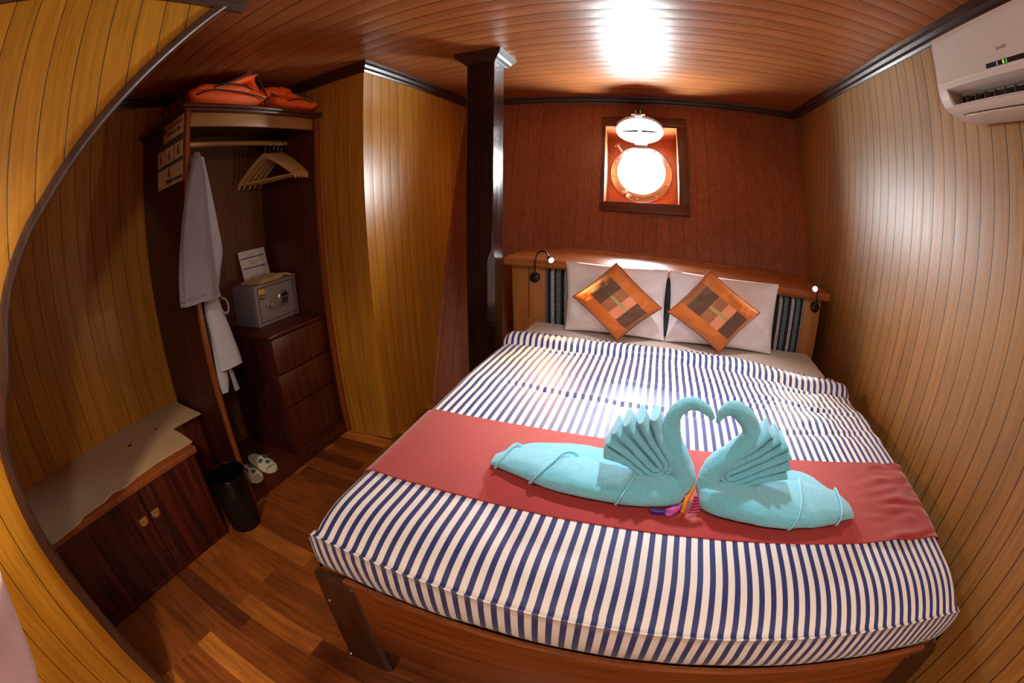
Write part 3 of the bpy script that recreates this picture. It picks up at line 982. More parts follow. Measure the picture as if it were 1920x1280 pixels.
# ================================================================== READING LAMPS
def reading_lamp(label, base, neck, led, ldir, power, colr, spot=150):
    root = empty('reading_lamp', tuple(base), label, 'lamp', 'gooseneck reading lamps on the headboard')
    b = Vector(base)
    m = MB().lathe([(0.0, .020), (.022, .020), (.027, .016), (.029, .004), (.029, 0.0)], b, 28, (0, -1, 0))
    part('base', m, M['black'], root)
    pts = cat([tuple(p) for p in neck], 8)
    m = MB().tube(pts, .0042, 10)
    part('gooseneck', m, M['black'], root)
    d = Vector(ldir).normalized(); e = Vector(neck[-1])
    m = MB().lathe([(0.0, -.012), (.007, -.012), (.009, -.006), (.0145, .004), (.0145, .028), (.0135, .028), (.0125, .020), (0.0, .020)], e, 20, d)
    hd = part('lamp_head', m, M['black'], root)
    m = MB().lathe([(0.0, .0275), (.0105, .0265), (.0125, .0235), (.0125, .021)], e, 18, d)
    part('lens', m, led, hd)
    L = bpy.data.lights.new('reading_lamp_light', 'SPOT'); L.energy = power; L.color = colr; L.shadow_soft_size = .012; L.spot_size = radians(spot); L.spot_blend = .35
    lo = bpy.data.objects.new('reading_lamp_light', L); lo.location = e + d * .046
    lo.rotation_euler = d.to_track_quat('-Z', 'Y').to_euler(); COL.objects.link(lo)
    lo.parent = root; lo.location = Vector(lo.location) - b
    return root
zb = .866
reading_lamp('small black reading lamp with a warm bulb on the headboard end by the dark post', (-.664, YH - .002, .866),
             [(-.664, 2.288, .880), (-.655, 2.265, .888), (-.640, 2.222, .915), (-.632, 2.198, .955), (-.622, 2.188, 1.0), (-.600, 2.18, 1.028), (-.565, 2.16, 1.028), (-.538, 2.14, .998)], M['led_warm'], (.50, -.84, -.22), 22.0, (1.0, .52, .16), 104)
reading_lamp('small black reading lamp shining bright white on the headboard end by the plank wall', (.934, YH - .002, .825),
             [(.934, 2.288, .839), (.925, 2.262, .847), (.905, 2.216, .872), (.895, 2.192, .912), (.885, 2.176, .943), (.870, 2.155, .953)], M['led_cool'], (-.60, -.80, -.02), 12.0, (1.0, .84, .60), 112)

# ================================================================== TOWEL SWANS
def neck_tube(pts, n=7, seg=20, seedv=0.0):
    q = cat(pts, n)
    m = MB()
    return m.tube([p[:3] for p in q], [p[3] for p in q], seg, wob=lambda i, a: 1 + .07 * nz(i * .45, cos(a) * 1.5 + seedv, sin(a) * 1.5, 1.0) + .04 * nz(i * 1.1, cos(a) * 3, sin(a) * 3 + seedv, 1.0))
def body_mb(sections, seedv=0.0, seg=32, hems=(), step=.07):
    """sections: (x, yc, zbottom, half depth, height); the roll thins by a step past every wrapped towel edge"""
    q = cat(sections, 10)
    rows = []
    n = len(q)
    for i, (x, yc, z0, hy, hz) in enumerate(q):
        row = []
        t = i / (n - 1)
        for k in range(seg):
            a = 2 * pi * k / seg
            ca, sa = cos(a), sin(a)
            yy = math.copysign(abs(ca) ** .8, ca) * hy
            zz_ = (math.copysign(abs(sa) ** .75, sa) * .5 + .5) * hz
            w = 1 + .05 * nz(x * 12, ca * 1.2 + seedv, sa, 1.0) + .035 * nz(x * 26, ca * 2.2 + seedv, sa * 2, 1.0)
            ah = (pi - a) if sa >= -.4 else (0 if ca < 0 else pi)
            for t0, t1 in hems:
                th = t0 + (t1 - t0) * min(1, max(0, (ah + .35) / (pi + .5)))
                w -= step * ss(th, th + .025, t)
            row.append((x + .004 * nz(x * 20, ca, sa + seedv, 1), yc + yy * w, z0 + zz_ * w))
        rows.append(row)
    m = MB(); m.grid(rows, closed_u=True)
    k = len(m.v)
    m.f.append([k - seg + i for i in range(seg)]); m.uv.append(None); m.mi.append(0)
    m.f.append(list(range(seg))[::-1]); m.uv.append(None); m.mi.append(0)
    return m, q
def hem_band(q, t0, t1, seg=26, r=.0035):
    """a towel edge wrapped diagonally over the body between stations t0 (front) and t1 (back)"""
    pth = []
    for k in range(seg + 1):
        a = -0.35 + (pi + .5) * k / seg
        t = t0 + (t1 - t0) * k / seg
        f = t * (len(q) - 1); i = min(int(f), len(q) - 2); w = f - i
        x, yc, z0, hy, hz = [q[i][c] * (1 - w) + q[i + 1][c] * w for c in range(5)]
        ca, sa = -cos(a), sin(a)
        pth.append((x, yc + math.copysign(abs(ca) ** .8, ca) * hy * 1.02, z0 + (math.copysign(abs(sa) ** .75, sa) * .5 + .5) * hz * 1.03))
    return MB().tube(pth, .0028, 6, flat=1.8)
def wing(sw, piv, y0, mean, half, n, R0, seedv):
    """fan of nested U-folded towel layers, open ends spread away from the neck"""
    md = Vector((cos(mean), 0, sin(mean)))
    P = Vector((piv[0], y0, piv[1]))
    for k in range(n):
        d = half * (k + .5) / n
        r_ = .011 + .0155 * k
        pts = []
        R_ = R0 * (1 - .10 * k / n)
        for sgn in (1, -1):
            a = mean + sgn * d
            u = Vector((cos(a), 0, sin(a)))
            pr = Vector((-sin(mean), 0, cos(mean))) * sgn
            tip = P + u * (R_ * (1 + .05 * nz(k, sgn, seedv, 1))) + Vector((0, .010 * nz(k * 1.7, sgn, seedv, 1), 0))
            mid = P + u * (R_ * .55) + pr * (r_ * .25)
            near = P + md * .018 + pr * r_
            seq = [tip, mid, near]
            pts = pts + seq if sgn == 1 else pts + [P - md * (r_ * .35) + Vector((-sin(mean), 0, cos(mean))) * (r_ * .80), P - md * r_ * .85, P - md * (r_ * .35) - Vector((-sin(mean), 0, cos(mean))) * (r_ * .80)] + seq[::-1]
        q = cat([tuple(p) for p in pts], 7)
        m_ = len(q) - 1
        rad = [.030 + .013 * abs(2 * i / m_ - 1) ** 1.5 + .002 * nz(i * .4, k, seedv, 1) for i in range(m_ + 1)]
        fl = [(.0088 + .0030 * abs(2 * i / m_ - 1) + .0035 * nz(i * .35, k * 3, seedv, 1)) / rad[i] for i in range(m_ + 1)]
        m = MB().tube(q, rad, 18, flat=fl, up=(0, 1, 0))
        part('wing_fold', m, M['terry'], sw, angle=70)
def thick(mb, d):
    bm = bmesh.new()
    vs = [bm.verts.new(p) for p in mb.v]
    for f in mb.f:
        try: bm.faces.new([vs[i] for i in f])
        except ValueError: pass
    bmesh.ops.recalc_face_normals(bm, faces=bm.faces)
    bmesh.ops.solidify(bm, geom=bm.faces[:], thickness=d)
    out = MB(); out.bm(bm); return out
ZR = lambda x: zt(x) + .0265
# left swan
sw = empty('towel_swan', (.0, .88, ZR(0)), 'turquoise towel folded as a swan facing the plank wall, its tail toward the wardrobe side', 'towel swan', 'pair of towel swans on the bed')
neck = [(.160, .878, .846, .005), (.150, .88, .858, .009), (.134, .882, .870, .012), (.106, .885, .877, .015), (.077, .885, .860, .017), (.064, .885, .824, .020), (.071, .885, .780, .026), (.091, .88, .738, .029), (.112, .878, .696, .030), (.115, .872, .664, .031), (.085, .868, .663, .033), (.03, .87, .662, .032)]
part('neck', neck_tube(neck, seedv=1.0), M['terry'], sw, angle=80)
secs = [(.125, .862, ZR(.12) + .002, .020, .044), (.105, .860, ZR(.1), .038, .060), (.06, .856, ZR(.06), .052, .066), (-.02, .852, ZR(-.02), .060, .064), (-.10, .858, ZR(-.1), .066, .062), (-.20, .872, ZR(-.2), .070, .060), (-.28, .888, ZR(-.28), .062, .052), (-.335, .898, ZR(-.335), .050, .040), (-.374, .896, ZR(-.37), .030, .020)]
hm = [(.40, .30), (.70, .56), (.93, .82)]
bm_, q = body_mb(secs, 1.0, hems=hm)
part('body', bm_, M['terry'], sw, angle=80)
for t0, t1 in hm: part('hem', hem_band(q, t0, t1), M['hem'], sw)
secs = [(.03, .93, ZR(.03), .04, .030), (-.03, .945, ZR(-.03), .060, .038), (-.12, .950, ZR(-.12), .062, .038), (-.22, .948, ZR(-.22), .060, .034), (-.29, .945, ZR(-.29), .045, .030), (-.325, .945, ZR(-.325), .025, .022)]
bm_, q = body_mb(secs, 3.0)
part('back_flap', bm_, M['terry'], sw, angle=80)
wing(sw, (.045, .714), .886, radians(133), radians(41), 3, .140, 2.0)
# right swan
sw = empty('towel_swan', (.33, .87, ZR(.33)), 'turquoise towel folded as a swan facing the wardrobe, its tail toward the plank wall', 'towel swan', 'pair of towel swans on the bed')
neck = [(.172, .878, .838, .005), (.175, .879, .852, .009), (.184, .88, .867, .014), (.204, .882, .874, .018), (.231, .884, .860, .021), (.255, .886, .832, .022), (.262, .886, .800, .026), (.228, .882, .757, .030), (.194, .88, .722, .031), (.182, .874, .688, .030), (.184, .868, .660, .030), (.215, .862, .656, .032), (.26, .86, .654, .034)]
part('neck', neck_tube(neck, seedv=4.0), M['terry'], sw, angle=80)
secs = [(.160, .862, ZR(.16) + .004, .022, .046), (.178, .858, ZR(.18), .042, .062), (.22, .850, ZR(.22), .060, .068), (.30, .842, ZR(.3), .074, .068), (.38, .840, ZR(.38), .082, .066), (.46, .846, ZR(.46), .084, .064), (.53, .852, ZR(.53), .074, .054), (.58, .856, ZR(.58), .056, .040), (.618, .850, ZR(.61), .034, .020)]
hm = [(.52, .62), (.78, .86)]
bm_, q = body_mb(secs, 5.0, hems=hm)
part('body', bm_, M['terry'], sw, angle=80)
for t0, t1 in hm: part('hem', hem_band(q, t0, t1), M['hem'], sw)
secs = [(.26, .93, ZR(.26), .04, .030), (.33, .945, ZR(.33), .060, .040), (.42, .945, ZR(.42), .064, .042), (.50, .935, ZR(.5), .054, .036), (.555, .92, ZR(.555), .03, .024)]
bm_, q = body_mb(secs, 6.0)
part('back_flap', bm_, M['terry'], sw, angle=80)
wing(sw, (.232, .706), .886, radians(33), radians(34), 3, .155, 6.0)

# paper flower bow lying between the swans
fl = empty('paper_flower', (.13, .835, ZR(.13)), 'small crumpled paper bow in gold, purple and blue between the two swans', 'paper bow')
z0 = ZR(.12) + .001
m = MB().tube(cat([(.124, .806, z0 + .004, ), (.127, .815, z0 + .012), (.129, .826, z0 + .022), (.137, .842, z0 + .034), (.146, .852, z0 + .05)], 5), [.012 - .006 * abs(i / 20 - .1) for i in range(21)], 10, flat=.5)
part('gold_bow', m, M['goldfoil'], fl)
m = MB().tube(cat([(.083, .808, z0 + .006), (.098, .806, z0 + .010), (.110, .812, z0 + .010), (.118, .822, z0 + .010)], 5), [.004 + .007 * sin(pi * min(1, i / 15)) for i in range(16)], 10, flat=.6)
m.tube(cat([(.083, .802, z0 + .003), (.092, .799, z0 + .004), (.103, .803, z0 + .004)], 5), [.003 + .003 * sin(pi * i / 10) for i in range(11)], 8)
part('purple_petal', m, M['purple'], fl)
m = MB().tube(cat([(.05, .802, z0 + .006), (.066, .799, z0 + .007), (.080, .801, z0 + .008)], 5), .007, 10, flat=.8)
part('blue_petal', m, M['bluefoil'], fl)
m = MB()
for k in range(6):
    m.tube([(.140 + .002 * k, .812 + .004 * k, z0 + .004 + .006 * k), (.168 - .002 * k, .820 + .004 * k, z0 + .003 + .006 * k)], .0036, 8)
part('pleated_petal', m, M['magenta'], fl)

# ================================================================== WARDROBE
wd = empty('wardrobe', (-1.96, 1.34, 0), 'tall open-fronted dark wooden wardrobe with hanging rail and moulded top', 'wardrobe')
m = MB().box(-2.215, -1.712, .910, .930, 0, 1.846, .001)
part('side_panel', m, M['mahog_dark'], wd)
m = MB().box(-2.215, -1.712, 1.752, 1.772, 0, 1.846, .001)
part('side_panel', m, M['mahog'], wd)
m = MB().box(-1.712, -1.690, .908, .932, 0, 1.846, .002)
part('edge_strip', m, M['edge'], wd)
m = MB().box(-1.712, -1.690, 1.745, 1.774, 0, 1.846, .002)
part('edge_strip', m, M['edge'], wd)
m = MB().box(-2.215, -2.200, .930, 1.752, .06, 1.846)
part('back_panel', m, M['ward_back'], wd)
m = MB()
m.box(-2.220, -1.668, .880, 1.776, 1.860, 1.876, .005)
m.box(-2.220, -1.680, .893, 1.776, 1.846, 1.860, .004)
part('top_board', m, M['mahog'], wd)
m = MB().box(-1.735, -1.716, .932, 1.745, 1.782, 1.845, .001)
part('header_board', m, M['tan_wood'], wd)
m = MB().box(-2.2, -1.700, .932, 1.745, 0.001, .060, .003)
part('plinth', m, M['mahog'], wd)
m = MB().tube([(-1.95, .931, 1.752), (-1.95, 1.751, 1.752)], .014, 18)
part('hanging_rail', m, M['rod'], wd)

# drawers inside
dr = empty('drawer_cabinet', (-1.96, 1.53, .06), 'dark three-drawer cabinet standing inside the wardrobe under the grey safe', 'drawer cabinet')
m = MB().box(-2.195, -1.742, 1.318, 1.742, .062, .728, .002)
part('carcass', m, M['mahog_dark'], dr)
m = MB().box(-2.195, -1.720, 1.310, 1.744, .728, .745, .003)
part('top', m, M['mahog'], dr)
for a, b in ((.535, .722), (.345, .527), (.085, .337)):
    m = MB().box(-1.742, -1.722, 1.322, 1.740, a, b, .003)
    part('drawer', m, M['mahog'], dr)
m = MB().box(-1.736, -1.716, 1.318, 1.742, .062, .080, .002)
part('skirting', m, M['mahog'], dr)

# safe
sf = empty('safe', (-2.05, 1.58, .745), 'small grey electronic safe on the drawer cabinet in the wardrobe', 'safe')
X0 = -1.93
m = MB().box(-2.16, X0, 1.417, 1.740, .746, .974, .004)
part('body', m, M['safe'], sf)
m = MB().box(X0 - .002, X0 + .0008, 1.436, 1.722, .764, .956)
part('door_gap', m, M['safe_dark'], sf)
m = MB().box(X0 - .002, X0 + .0035, 1.440, 1.718, .768, .952, .002)
dn = part('door', m, M['safe'], sf)
m = MB()
el = []
for k in range(36):
    a = 2 * pi * k / 36
    el.append((1.576 + .096 * cos(a), .858 + .044 * sin(a) * (1 + .12 * cos(a)) + .008 * cos(a)))
m.prism(el, 'x', X0 + .003, X0 + .009)
part('lock_plate', m, M['silver'], sf)
m = MB().lathe([(0.0, .022), (.015, .022), (.018, .018), (.018, .004), (.027, .003), (.028, 0.0)], (X0 + .008, 1.514, .852), 24, (1, 0, 0))
m.box(X0 + .026, X0 + .034, 1.511, 1.517, .838, .866, .002)
part('dial_knob', m, M['silver'], sf)
m = MB().lathe([(0.0, .012), (.039, .012), (.043, .008), (.043, 0.0)], (X0 + .006, 1.622, .870), 30, (1, 0, 0))
kp = part('keypad', m, M['silver'], sf)
m = MB().box(X0 + .017, X0 + .0195, 1.598, 1.646, .876, .899, .001)
for r_ in range(3):
    for c_ in range(3):
        m.box(X0 + .017, X0 + .0195, 1.599 + c_ * .016, 1.612 + c_ * .016, .840 + r_ * .0105, .848 + r_ * .0105)
part('display', m, M['black'], kp)
m = MB().box(X0 + .003, X0 + .0045, 1.446, 1.488, .921, .948)
part('yellow_sticker', m, M['yellow_label'], sf)
m = MB().box(X0 + .003, X0 + .0043, 1.449, 1.489, .893, .919)
st = part('number_sticker', m, M['navy_label'], sf)
m = text_mb('102', .023, (X0 + .005, 1.469, .906), (0, 1, 0), (0, 0, 1))
part('number', m, M['paper'], st)

m = MB()
rows = []
for i in range(15):
    x = -2.115 + .202 * i / 14
    row = []
    for j in range(19):
        y = 1.432 + .265 * j / 18
        ed = min(i, 14 - i, j, 18 - j)
        row.append((x + .012 * nz(j * .4, 2, 0, 1), y + .015 * nz(i * .3, 5, 0, 1) + .03 * i / 14, .977 + min(ed, 2) * .008 + .014 * abs(nz(x, y, 1, 20)) + .012 * math.exp(-((y - 1.6) / .03) ** 2)))
    rows.append(row)
m.grid(rows); m.grid([[(p[0], p[1], .9755) for p in r_] for r_ in rows], flip=True)
solo('laundry_bag', m, M['tan_cloth'], 'flat crumpled tan cloth bag lying on top of the grey safe', 'cloth bag', angle=70)

cd = empty('information_card', (-2.12, 1.6, .985), 'white card with two blue lines propped behind the tan bag on the safe', 'card')
def cfn(p): return Vector((-2.135 - .25 * (p.z - .985) + p.x, p.y, p.z))
m = MB().box(0, .002, 1.505, 1.715, .99, 1.155, fn=cfn)
part('sheet', m, M['paper'], cd)
for z in (1.112, 1.052):
    m = MB().box(.002, .0026, 1.515, 1.705, z - .003, z + .003, fn=cfn)
    part('blue_line', m, M['ink_blue'], cd)
m = MB()
for z, a, b in ((1.128, 1.58, 1.64), (1.138, 1.60, 1.61), (1.09, 1.56, 1.66), (1.082, 1.57, 1.65), (1.073, 1.58, 1.64)): m.box(.002, .0026, a, b, z - .0015, z + .0015, fn=cfn)
part('print', m, M['ink_grey'], cd)

# hangers
def hanger(loc, yaw, label):
    root = empty('clothes_hanger', loc, label, 'hanger', 'wooden hangers bunched on the wardrobe rail')
    L = Vector(loc)
    arm = [(-.212, -.168), (-.195, -.148), (-.13, -.094), (-.06, -.045), (0, -.018), (.06, -.045), (.13, -.094), (.195, -.148), (.212, -.168)]
    arm = cat(arm, 5)
    rows = []
    for i, (x, z) in enumerate(arm):
        w = .022 - .004 * abs(x) / .2
        rows.append([L + Vector(p) for p in ((x, -.006, z + w * .4), (x, .006, z + w * .4), (x, .007, z - w), (x, -.007, z - w))])
    m = MB(); m.grid(rows, closed_u=True)
    k = len(m.v); m.f.append([0, 1, 2, 3]); m.uv.append(None); m.mi.append(0); m.f.append([k - 4, k - 3, k - 2, k - 1]); m.uv.append(None); m.mi.append(0)
    part('shoulder_bar', m, M['hanger'], root, angle=50)
    m = MB().tube([L + Vector((-.195, 0, -.160)), L + Vector((.195, 0, -.160))], .0055, 10)
    part('trouser_bar', m, M['hanger'], root)
    hk = [L + Vector((0, 0, -.02)), L + Vector((0, 0, .02)), L + Vector((.016, 0, .034)), L + Vector((.019, 0, .052)), L + Vector((.008, 0, .067)), L + Vector((-.010, 0, .066)), L + Vector((-.018, 0, .053))]
    m = MB().tube(cat([tuple(p) for p in hk], 6), .0018, 8)
    part('hook', m, M['steel'], root)
    root.rotation_euler = (0, 0, yaw)
    return root
hy = [(1.585, .24), (1.618, .20), (1.652, .15), (1.684, .09), (1.714, .02)]
hl = ['pale wooden hanger nearest the bathrobe, frontmost of the bunch on the rail', 'pale wooden hanger, second of the bunch counting from the bathrobe', 'pale wooden hanger in the middle of the bunch on the wardrobe rail', 'pale wooden hanger, fourth of the bunch counting from the bathrobe', 'pale wooden hanger closest to the wardrobe side panel, last of the bunch']
h0 = hanger((-1.95, hy[0][0], 1.702), hy[0][1], hl[0])
for (y, a), l in list(zip(hy, hl))[1:]:
    dup(h0, 'clothes_hanger', (-1.95, y, 1.702), l, None, a)

# bathrobe on its hanger
rb = empty('bathrobe', (-1.80, 1.0, .60), 'pale grey bathrobe hanging from the rail at the open front of the wardrobe', 'bathrobe')
def drape(stations, seg=28, seedv=0.0, folds=5, amp=.10):
    """stations: (x, y, z, half width along y-ish, half thickness along x-ish, twist)"""
    q = cat(stations, 7)
    rows = []
    for i, (x, y, z, a, b, tw) in enumerate(q):
        row = []
        fz = i / len(q)
        for k in range(seg):
            t = 2 * pi * k / seg
            w = 1 + amp * fz * sin(folds * t + seedv + 2 * nz(fz * 2, seedv, 0, 1))
            dy = cos(t) * a * w; dx = sin(t) * b * w * (1 + .2 * nz(fz * 4, k * .3, seedv, 1))
            row.append((x + dx * cos(tw) + dy * sin(tw), y + dy * cos(tw) - dx * sin(tw), z + .004 * nz(k * .5, i * .2, seedv, 1)))
        rows.append(row)
    m = MB(); m.grid(rows, closed_u=True)
    n = len(m.v)
    m.f.append([n - seg + i for i in range(seg)]); m.uv.append(None); m.mi.append(0)
    m.f.append(list(range(seg))[::-1]); m.uv.append(None); m.mi.append(0)
    return m
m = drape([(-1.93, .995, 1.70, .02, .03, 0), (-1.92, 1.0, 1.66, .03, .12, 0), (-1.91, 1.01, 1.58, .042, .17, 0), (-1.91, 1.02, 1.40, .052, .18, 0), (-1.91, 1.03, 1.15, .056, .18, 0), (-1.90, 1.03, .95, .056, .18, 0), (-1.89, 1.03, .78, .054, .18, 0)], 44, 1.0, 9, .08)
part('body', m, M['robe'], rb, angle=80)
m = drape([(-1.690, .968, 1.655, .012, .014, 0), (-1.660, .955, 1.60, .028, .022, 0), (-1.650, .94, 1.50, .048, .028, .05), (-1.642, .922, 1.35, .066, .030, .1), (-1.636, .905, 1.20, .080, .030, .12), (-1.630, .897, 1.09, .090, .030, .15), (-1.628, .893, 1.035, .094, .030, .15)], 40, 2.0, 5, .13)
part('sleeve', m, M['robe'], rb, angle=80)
m = drape([(-1.6285, .893, 1.066, .0945, .0312, .15), (-1.6285, .893, 1.062, .0955, .0322, .15), (-1.6285, .893, 1.058, .0945, .0312, .15)], 32, 2.0, 4, .0)
part('cuff_seam', m, M['robe'], rb)
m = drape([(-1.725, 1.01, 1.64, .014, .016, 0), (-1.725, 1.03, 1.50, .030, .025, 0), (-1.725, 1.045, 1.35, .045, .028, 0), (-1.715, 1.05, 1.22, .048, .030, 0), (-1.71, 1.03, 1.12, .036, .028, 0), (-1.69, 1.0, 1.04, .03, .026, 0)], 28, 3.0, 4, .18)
part('lapel', m, M['robe_lit'], rb, angle=80)
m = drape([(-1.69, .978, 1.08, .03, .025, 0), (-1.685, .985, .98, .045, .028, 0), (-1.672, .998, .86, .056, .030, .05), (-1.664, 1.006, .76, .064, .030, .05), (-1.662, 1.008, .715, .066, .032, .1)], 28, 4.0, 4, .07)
part('front_hem', m, M['robe_lit'], rb, angle=80)
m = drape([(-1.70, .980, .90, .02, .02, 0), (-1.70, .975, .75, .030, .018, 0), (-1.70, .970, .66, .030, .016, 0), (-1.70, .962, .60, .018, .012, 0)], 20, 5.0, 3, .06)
part('under_hem', m, M['robe_lit'], rb, angle=80)
m = MB().tube(cat([(-1.665, 1.025, 1.02), (-1.66, 1.05, 1.0), (-1.66, 1.055, .965), (-1.66, 1.04, .945), (-1.66, 1.02, .96)], 6), .005, 8)
part('belt_loop', m, M['robe'], rb)
m = MB().tube(cat([(-1.67, 1.0, .72), (-1.665, 1.005, .66), (-1.66, 1.01, .60)], 5), [.009 + .006 * i / 10 for i in range(11)], 8, flat=.3, up=(0, 1, 0))
part('belt_end', m, M['robe'], rb)
m = MB().tube(cat([(-1.95, .99, 1.69), (-1.95, .99, 1.72), (-1.934, .99, 1.736), (-1.931, .99, 1.754), (-1.942, .99, 1.769), (-1.962, .99, 1.766)], 6), .0018, 8)
part('hanger_hook', m, M['steel'], rb)

# slippers
def slipper(loc, ang, label):
    root = empty('slipper', loc, label, 'slipper', 'pair of white slippers on the wardrobe floor')
    L = Vector(loc)
    def outline(t):   # t 0..1 heel->toe, returns half width
        return .048 * (max(0, 1 - abs(2 * t - 1) ** 3.2) ** .5) * (.86 + .18 * t)
    rows = []
    n = 24
    def ring(t, s): return Vector((-.135 + .27 * t, s * outline(t), 0))
    m = MB()
    pts = [ring(i / n, 1) for i in range(n + 1)] + [ring(i / n, -1) for i in range(n, -1, -1)]
    m.prism([(L.x + p.x, L.y + p.y) for p in pts], 'z', L.z, L.z + .012)
    part('sole', m, M['slipper'], root, angle=50)
    m = MB(); rows = []
    for i in range(15):
        t = .50 + .36 * i / 14
        hw_ = outline(t) + .003
        hh = .044 - .020 * (t - .5) / .36
        rows.append([L + Vector((-.135 + .27 * t, hw_ * cos(a), .008 + max(.004, hh) * sin(a))) for a in [pi * k / 14 for k in range(15)]])
    m.grid(rows)
    part('upper', thick(m, .004), M['slipper'], root, angle=60)
    for t, a, r_ in ((.58, 62, .017), (.62, 116, .015), (.76, 84, .014)):
        a = radians(a); hh = .044 - .020 * (t - .5) / .36
        c = L + Vector((-.135 + .27 * t, (outline(t) + .003) * cos(a), .008 + hh * sin(a) + .001))
        nrm = Vector((.2, cos(a) * .8, sin(a))).normalized()
        m = MB().lathe([(0, .002), (r_, .0015), (r_, -.002)], c, 14, nrm)
        part('fish_print', m, M['teal_print'], root)
    root.rotation_euler = (0, 0, ang)
    return root
s0 = slipper((-1.862, 1.150, .061), -.12, 'white slipper with teal print on the wardrobe floor, the one nearer the drawers')
dup(s0, 'slipper', (-1.868, 1.035, .061), 'white slipper with teal print on the wardrobe floor, the one nearer the waste bin', None, -.06)

# safety poster on the wardrobe side panel: header sheet and picture sheet
po = empty('safety_poster', (-1.83, .909, 1.74), 'cream header sheet with red and dark print taped atop the wardrobe side panel', 'poster')
yP = .9095
m = MB().box(-1.936, -1.717, yP - .0012, yP, 1.758, 1.842)
part('sheet', m, M['poster'], po)
random.seed(3)
m = MB()
x = -1.885
while x < -1.735:
    w = random.uniform(.006, .012); m.box(x, x + w, yP - .0016, yP - .0012, 1.812, 1.812 + random.uniform(.010, .018)); x += w + .004
part('red_print', m, M['poster_red'], po)
m = MB()
x = -1.895
while x < -1.745:
    w = random.uniform(.004, .009); m.box(x, x + w, yP - .0016, yP - .0012, 1.782, 1.782 + random.uniform(.009, .015)); x += w + (.010 if -1.80 < x < -1.79 else .002)
m.box(-1.925, -1.905, yP - .0016, yP - .0012, 1.800, 1.826)
part('dark_print', m, M['poster_dark'], po)
po = empty('safety_poster', (-1.86, .909, 1.55), 'large picture sheet of life jacket steps on the wardrobe side panel under the header sheet', 'poster')
m = MB().box(-2.0, -1.717, yP - .0012, yP, 1.548, 1.756)
part('sheet', m, M['poster'], po)
m = MB().box(-2.0, -1.717, yP - .0018, yP - .0012, 1.728, 1.756); m.box(-1.995, -1.717, yP - .0018, yP - .0012, 1.636, 1.654)
m.box(-1.905, -1.825, yP - .0018, yP - .0012, 1.560, 1.580); m.box(-1.815, -1.722, yP - .0018, yP - .0012, 1.562, 1.576)
for xx in (-1.915, -1.81): m.box(xx - .003, xx + .003, yP - .0018, yP - .0012, 1.654, 1.728)
part('grey_bands', m, M['poster_band'], po)
for xx, z in ((-1.962, 1.69), (-1.865, 1.69), (-1.765, 1.692), (-1.866, 1.608)):
    m = MB().box(xx - .014, xx + .014, yP - .0020, yP - .0012, z - .020, z + .006)
    fg = part('printed_figure', m, M['poster_red'], po)
    m = MB().lathe([(0, .0004), (.007, .0003), (.007, -.001)], (xx, yP - .0018, z + .014), 12, (0, -1, 0))
    part('printed_head', m, M['poster_dark'], po)

# ================================================================== LIFE JACKETS
def slab(c, ex, ey, en, w, h, T, sd, pinch=.02, wr=.010): return pillow_mb(c, ex, ey, en, w, h, T, pinch, 6.0, sd, wr, n=22)
lj = empty('life_jacket', (-1.9, 1.18, 1.876), 'orange life jacket folded up in a peak on the wardrobe top', 'life jacket', 'orange life jackets stowed on the wardrobe')
X_, Y_, Z_ = Vector((1, 0, 0)), Vector((0, 1, 0)), Vector((0, 0, 1))
m = slab((-1.90, 1.165, 1.938), X_, Y_, Z_, .195, .235, .050, 1.0)
m2 = slab((-1.88, 1.14, 1.962), unit(1, 0, .05), unit(0, 1, .05), unit(0, -.05, 1), .17, .17, .036, 2.0)
for a in (m2,): m.add(a.v, a.f)
part('body', m, M['orange'], lj, angle=75)
m = slab((-1.85, 1.205, 2.010), unit(1, 0, 0), unit(0, 1, .42), unit(0, -.42, 1), .13, .150, .020, 3.0)
m2 = slab((-1.86, 1.345, 1.995), unit(1, 0, 0), unit(0, .62, -1), unit(0, 1, .62), .13, .105, .018, 4.0)
m.add(m2.v, m2.f)
part('folded_flap', m, M['orange'], lj, angle=75)
m = MB()
m.tube(cat([(-1.702, .96, 1.925), (-1.695, 1.05, 1.950), (-1.690, 1.2, 1.945), (-1.690, 1.33, 1.930), (-1.70, 1.41, 1.905)], 6), .004, 6)
m.tube(cat([(-1.715, 1.06, 1.955), (-1.71, 1.10, 1.985), (-1.705, 1.22, 1.990), (-1.71, 1.30, 1.972)], 6), .004, 6)
m.tube(cat([(-1.72, 1.09, 1.975), (-1.72, 1.20, 2.025), (-1.72, 1.315, 2.075), (-1.715, 1.35, 2.02), (-1.71, 1.41, 1.925)], 6), .004, 6)
part('piping', m, M['strap'], lj)
for xx in (-1.765, -1.84, -1.92, -2.0):
    m = MB().tube(cat([(xx, 1.03, 1.985), (xx, .975, 1.974), (xx, .935, 1.956), (xx, .922, 1.930), (xx, .935, 1.900), (xx, .97, 1.888)], 5), .005, 8, flat=3.2)
    part('strap', m, M['strap'], lj)
lj = empty('life_jacket', (-1.9, 1.62, 1.876), 'orange life jacket lying flatter on the wardrobe top by the closet wall', 'life jacket', 'orange life jackets stowed on the wardrobe')
m = slab((-1.87, 1.60, 1.928), X_, Y_, Z_, .185, .165, .040, 5.0)
m2 = slab((-1.85, 1.655, 1.945), unit(1, 0, 0), unit(0, 1, -.22), unit(0, .22, 1), .15, .120, .030, 6.0)
m.add(m2.v, m2.f)
part('body', m, M['orange'], lj, angle=75)
m = slab((-1.83, 1.49, 1.985), unit(1, 0, 0), unit(0, 1, .10), unit(0, -.10, 1), .11, .095, .034, 7.0)
part('collar', m, M['orange'], lj, angle=75)
m = MB()
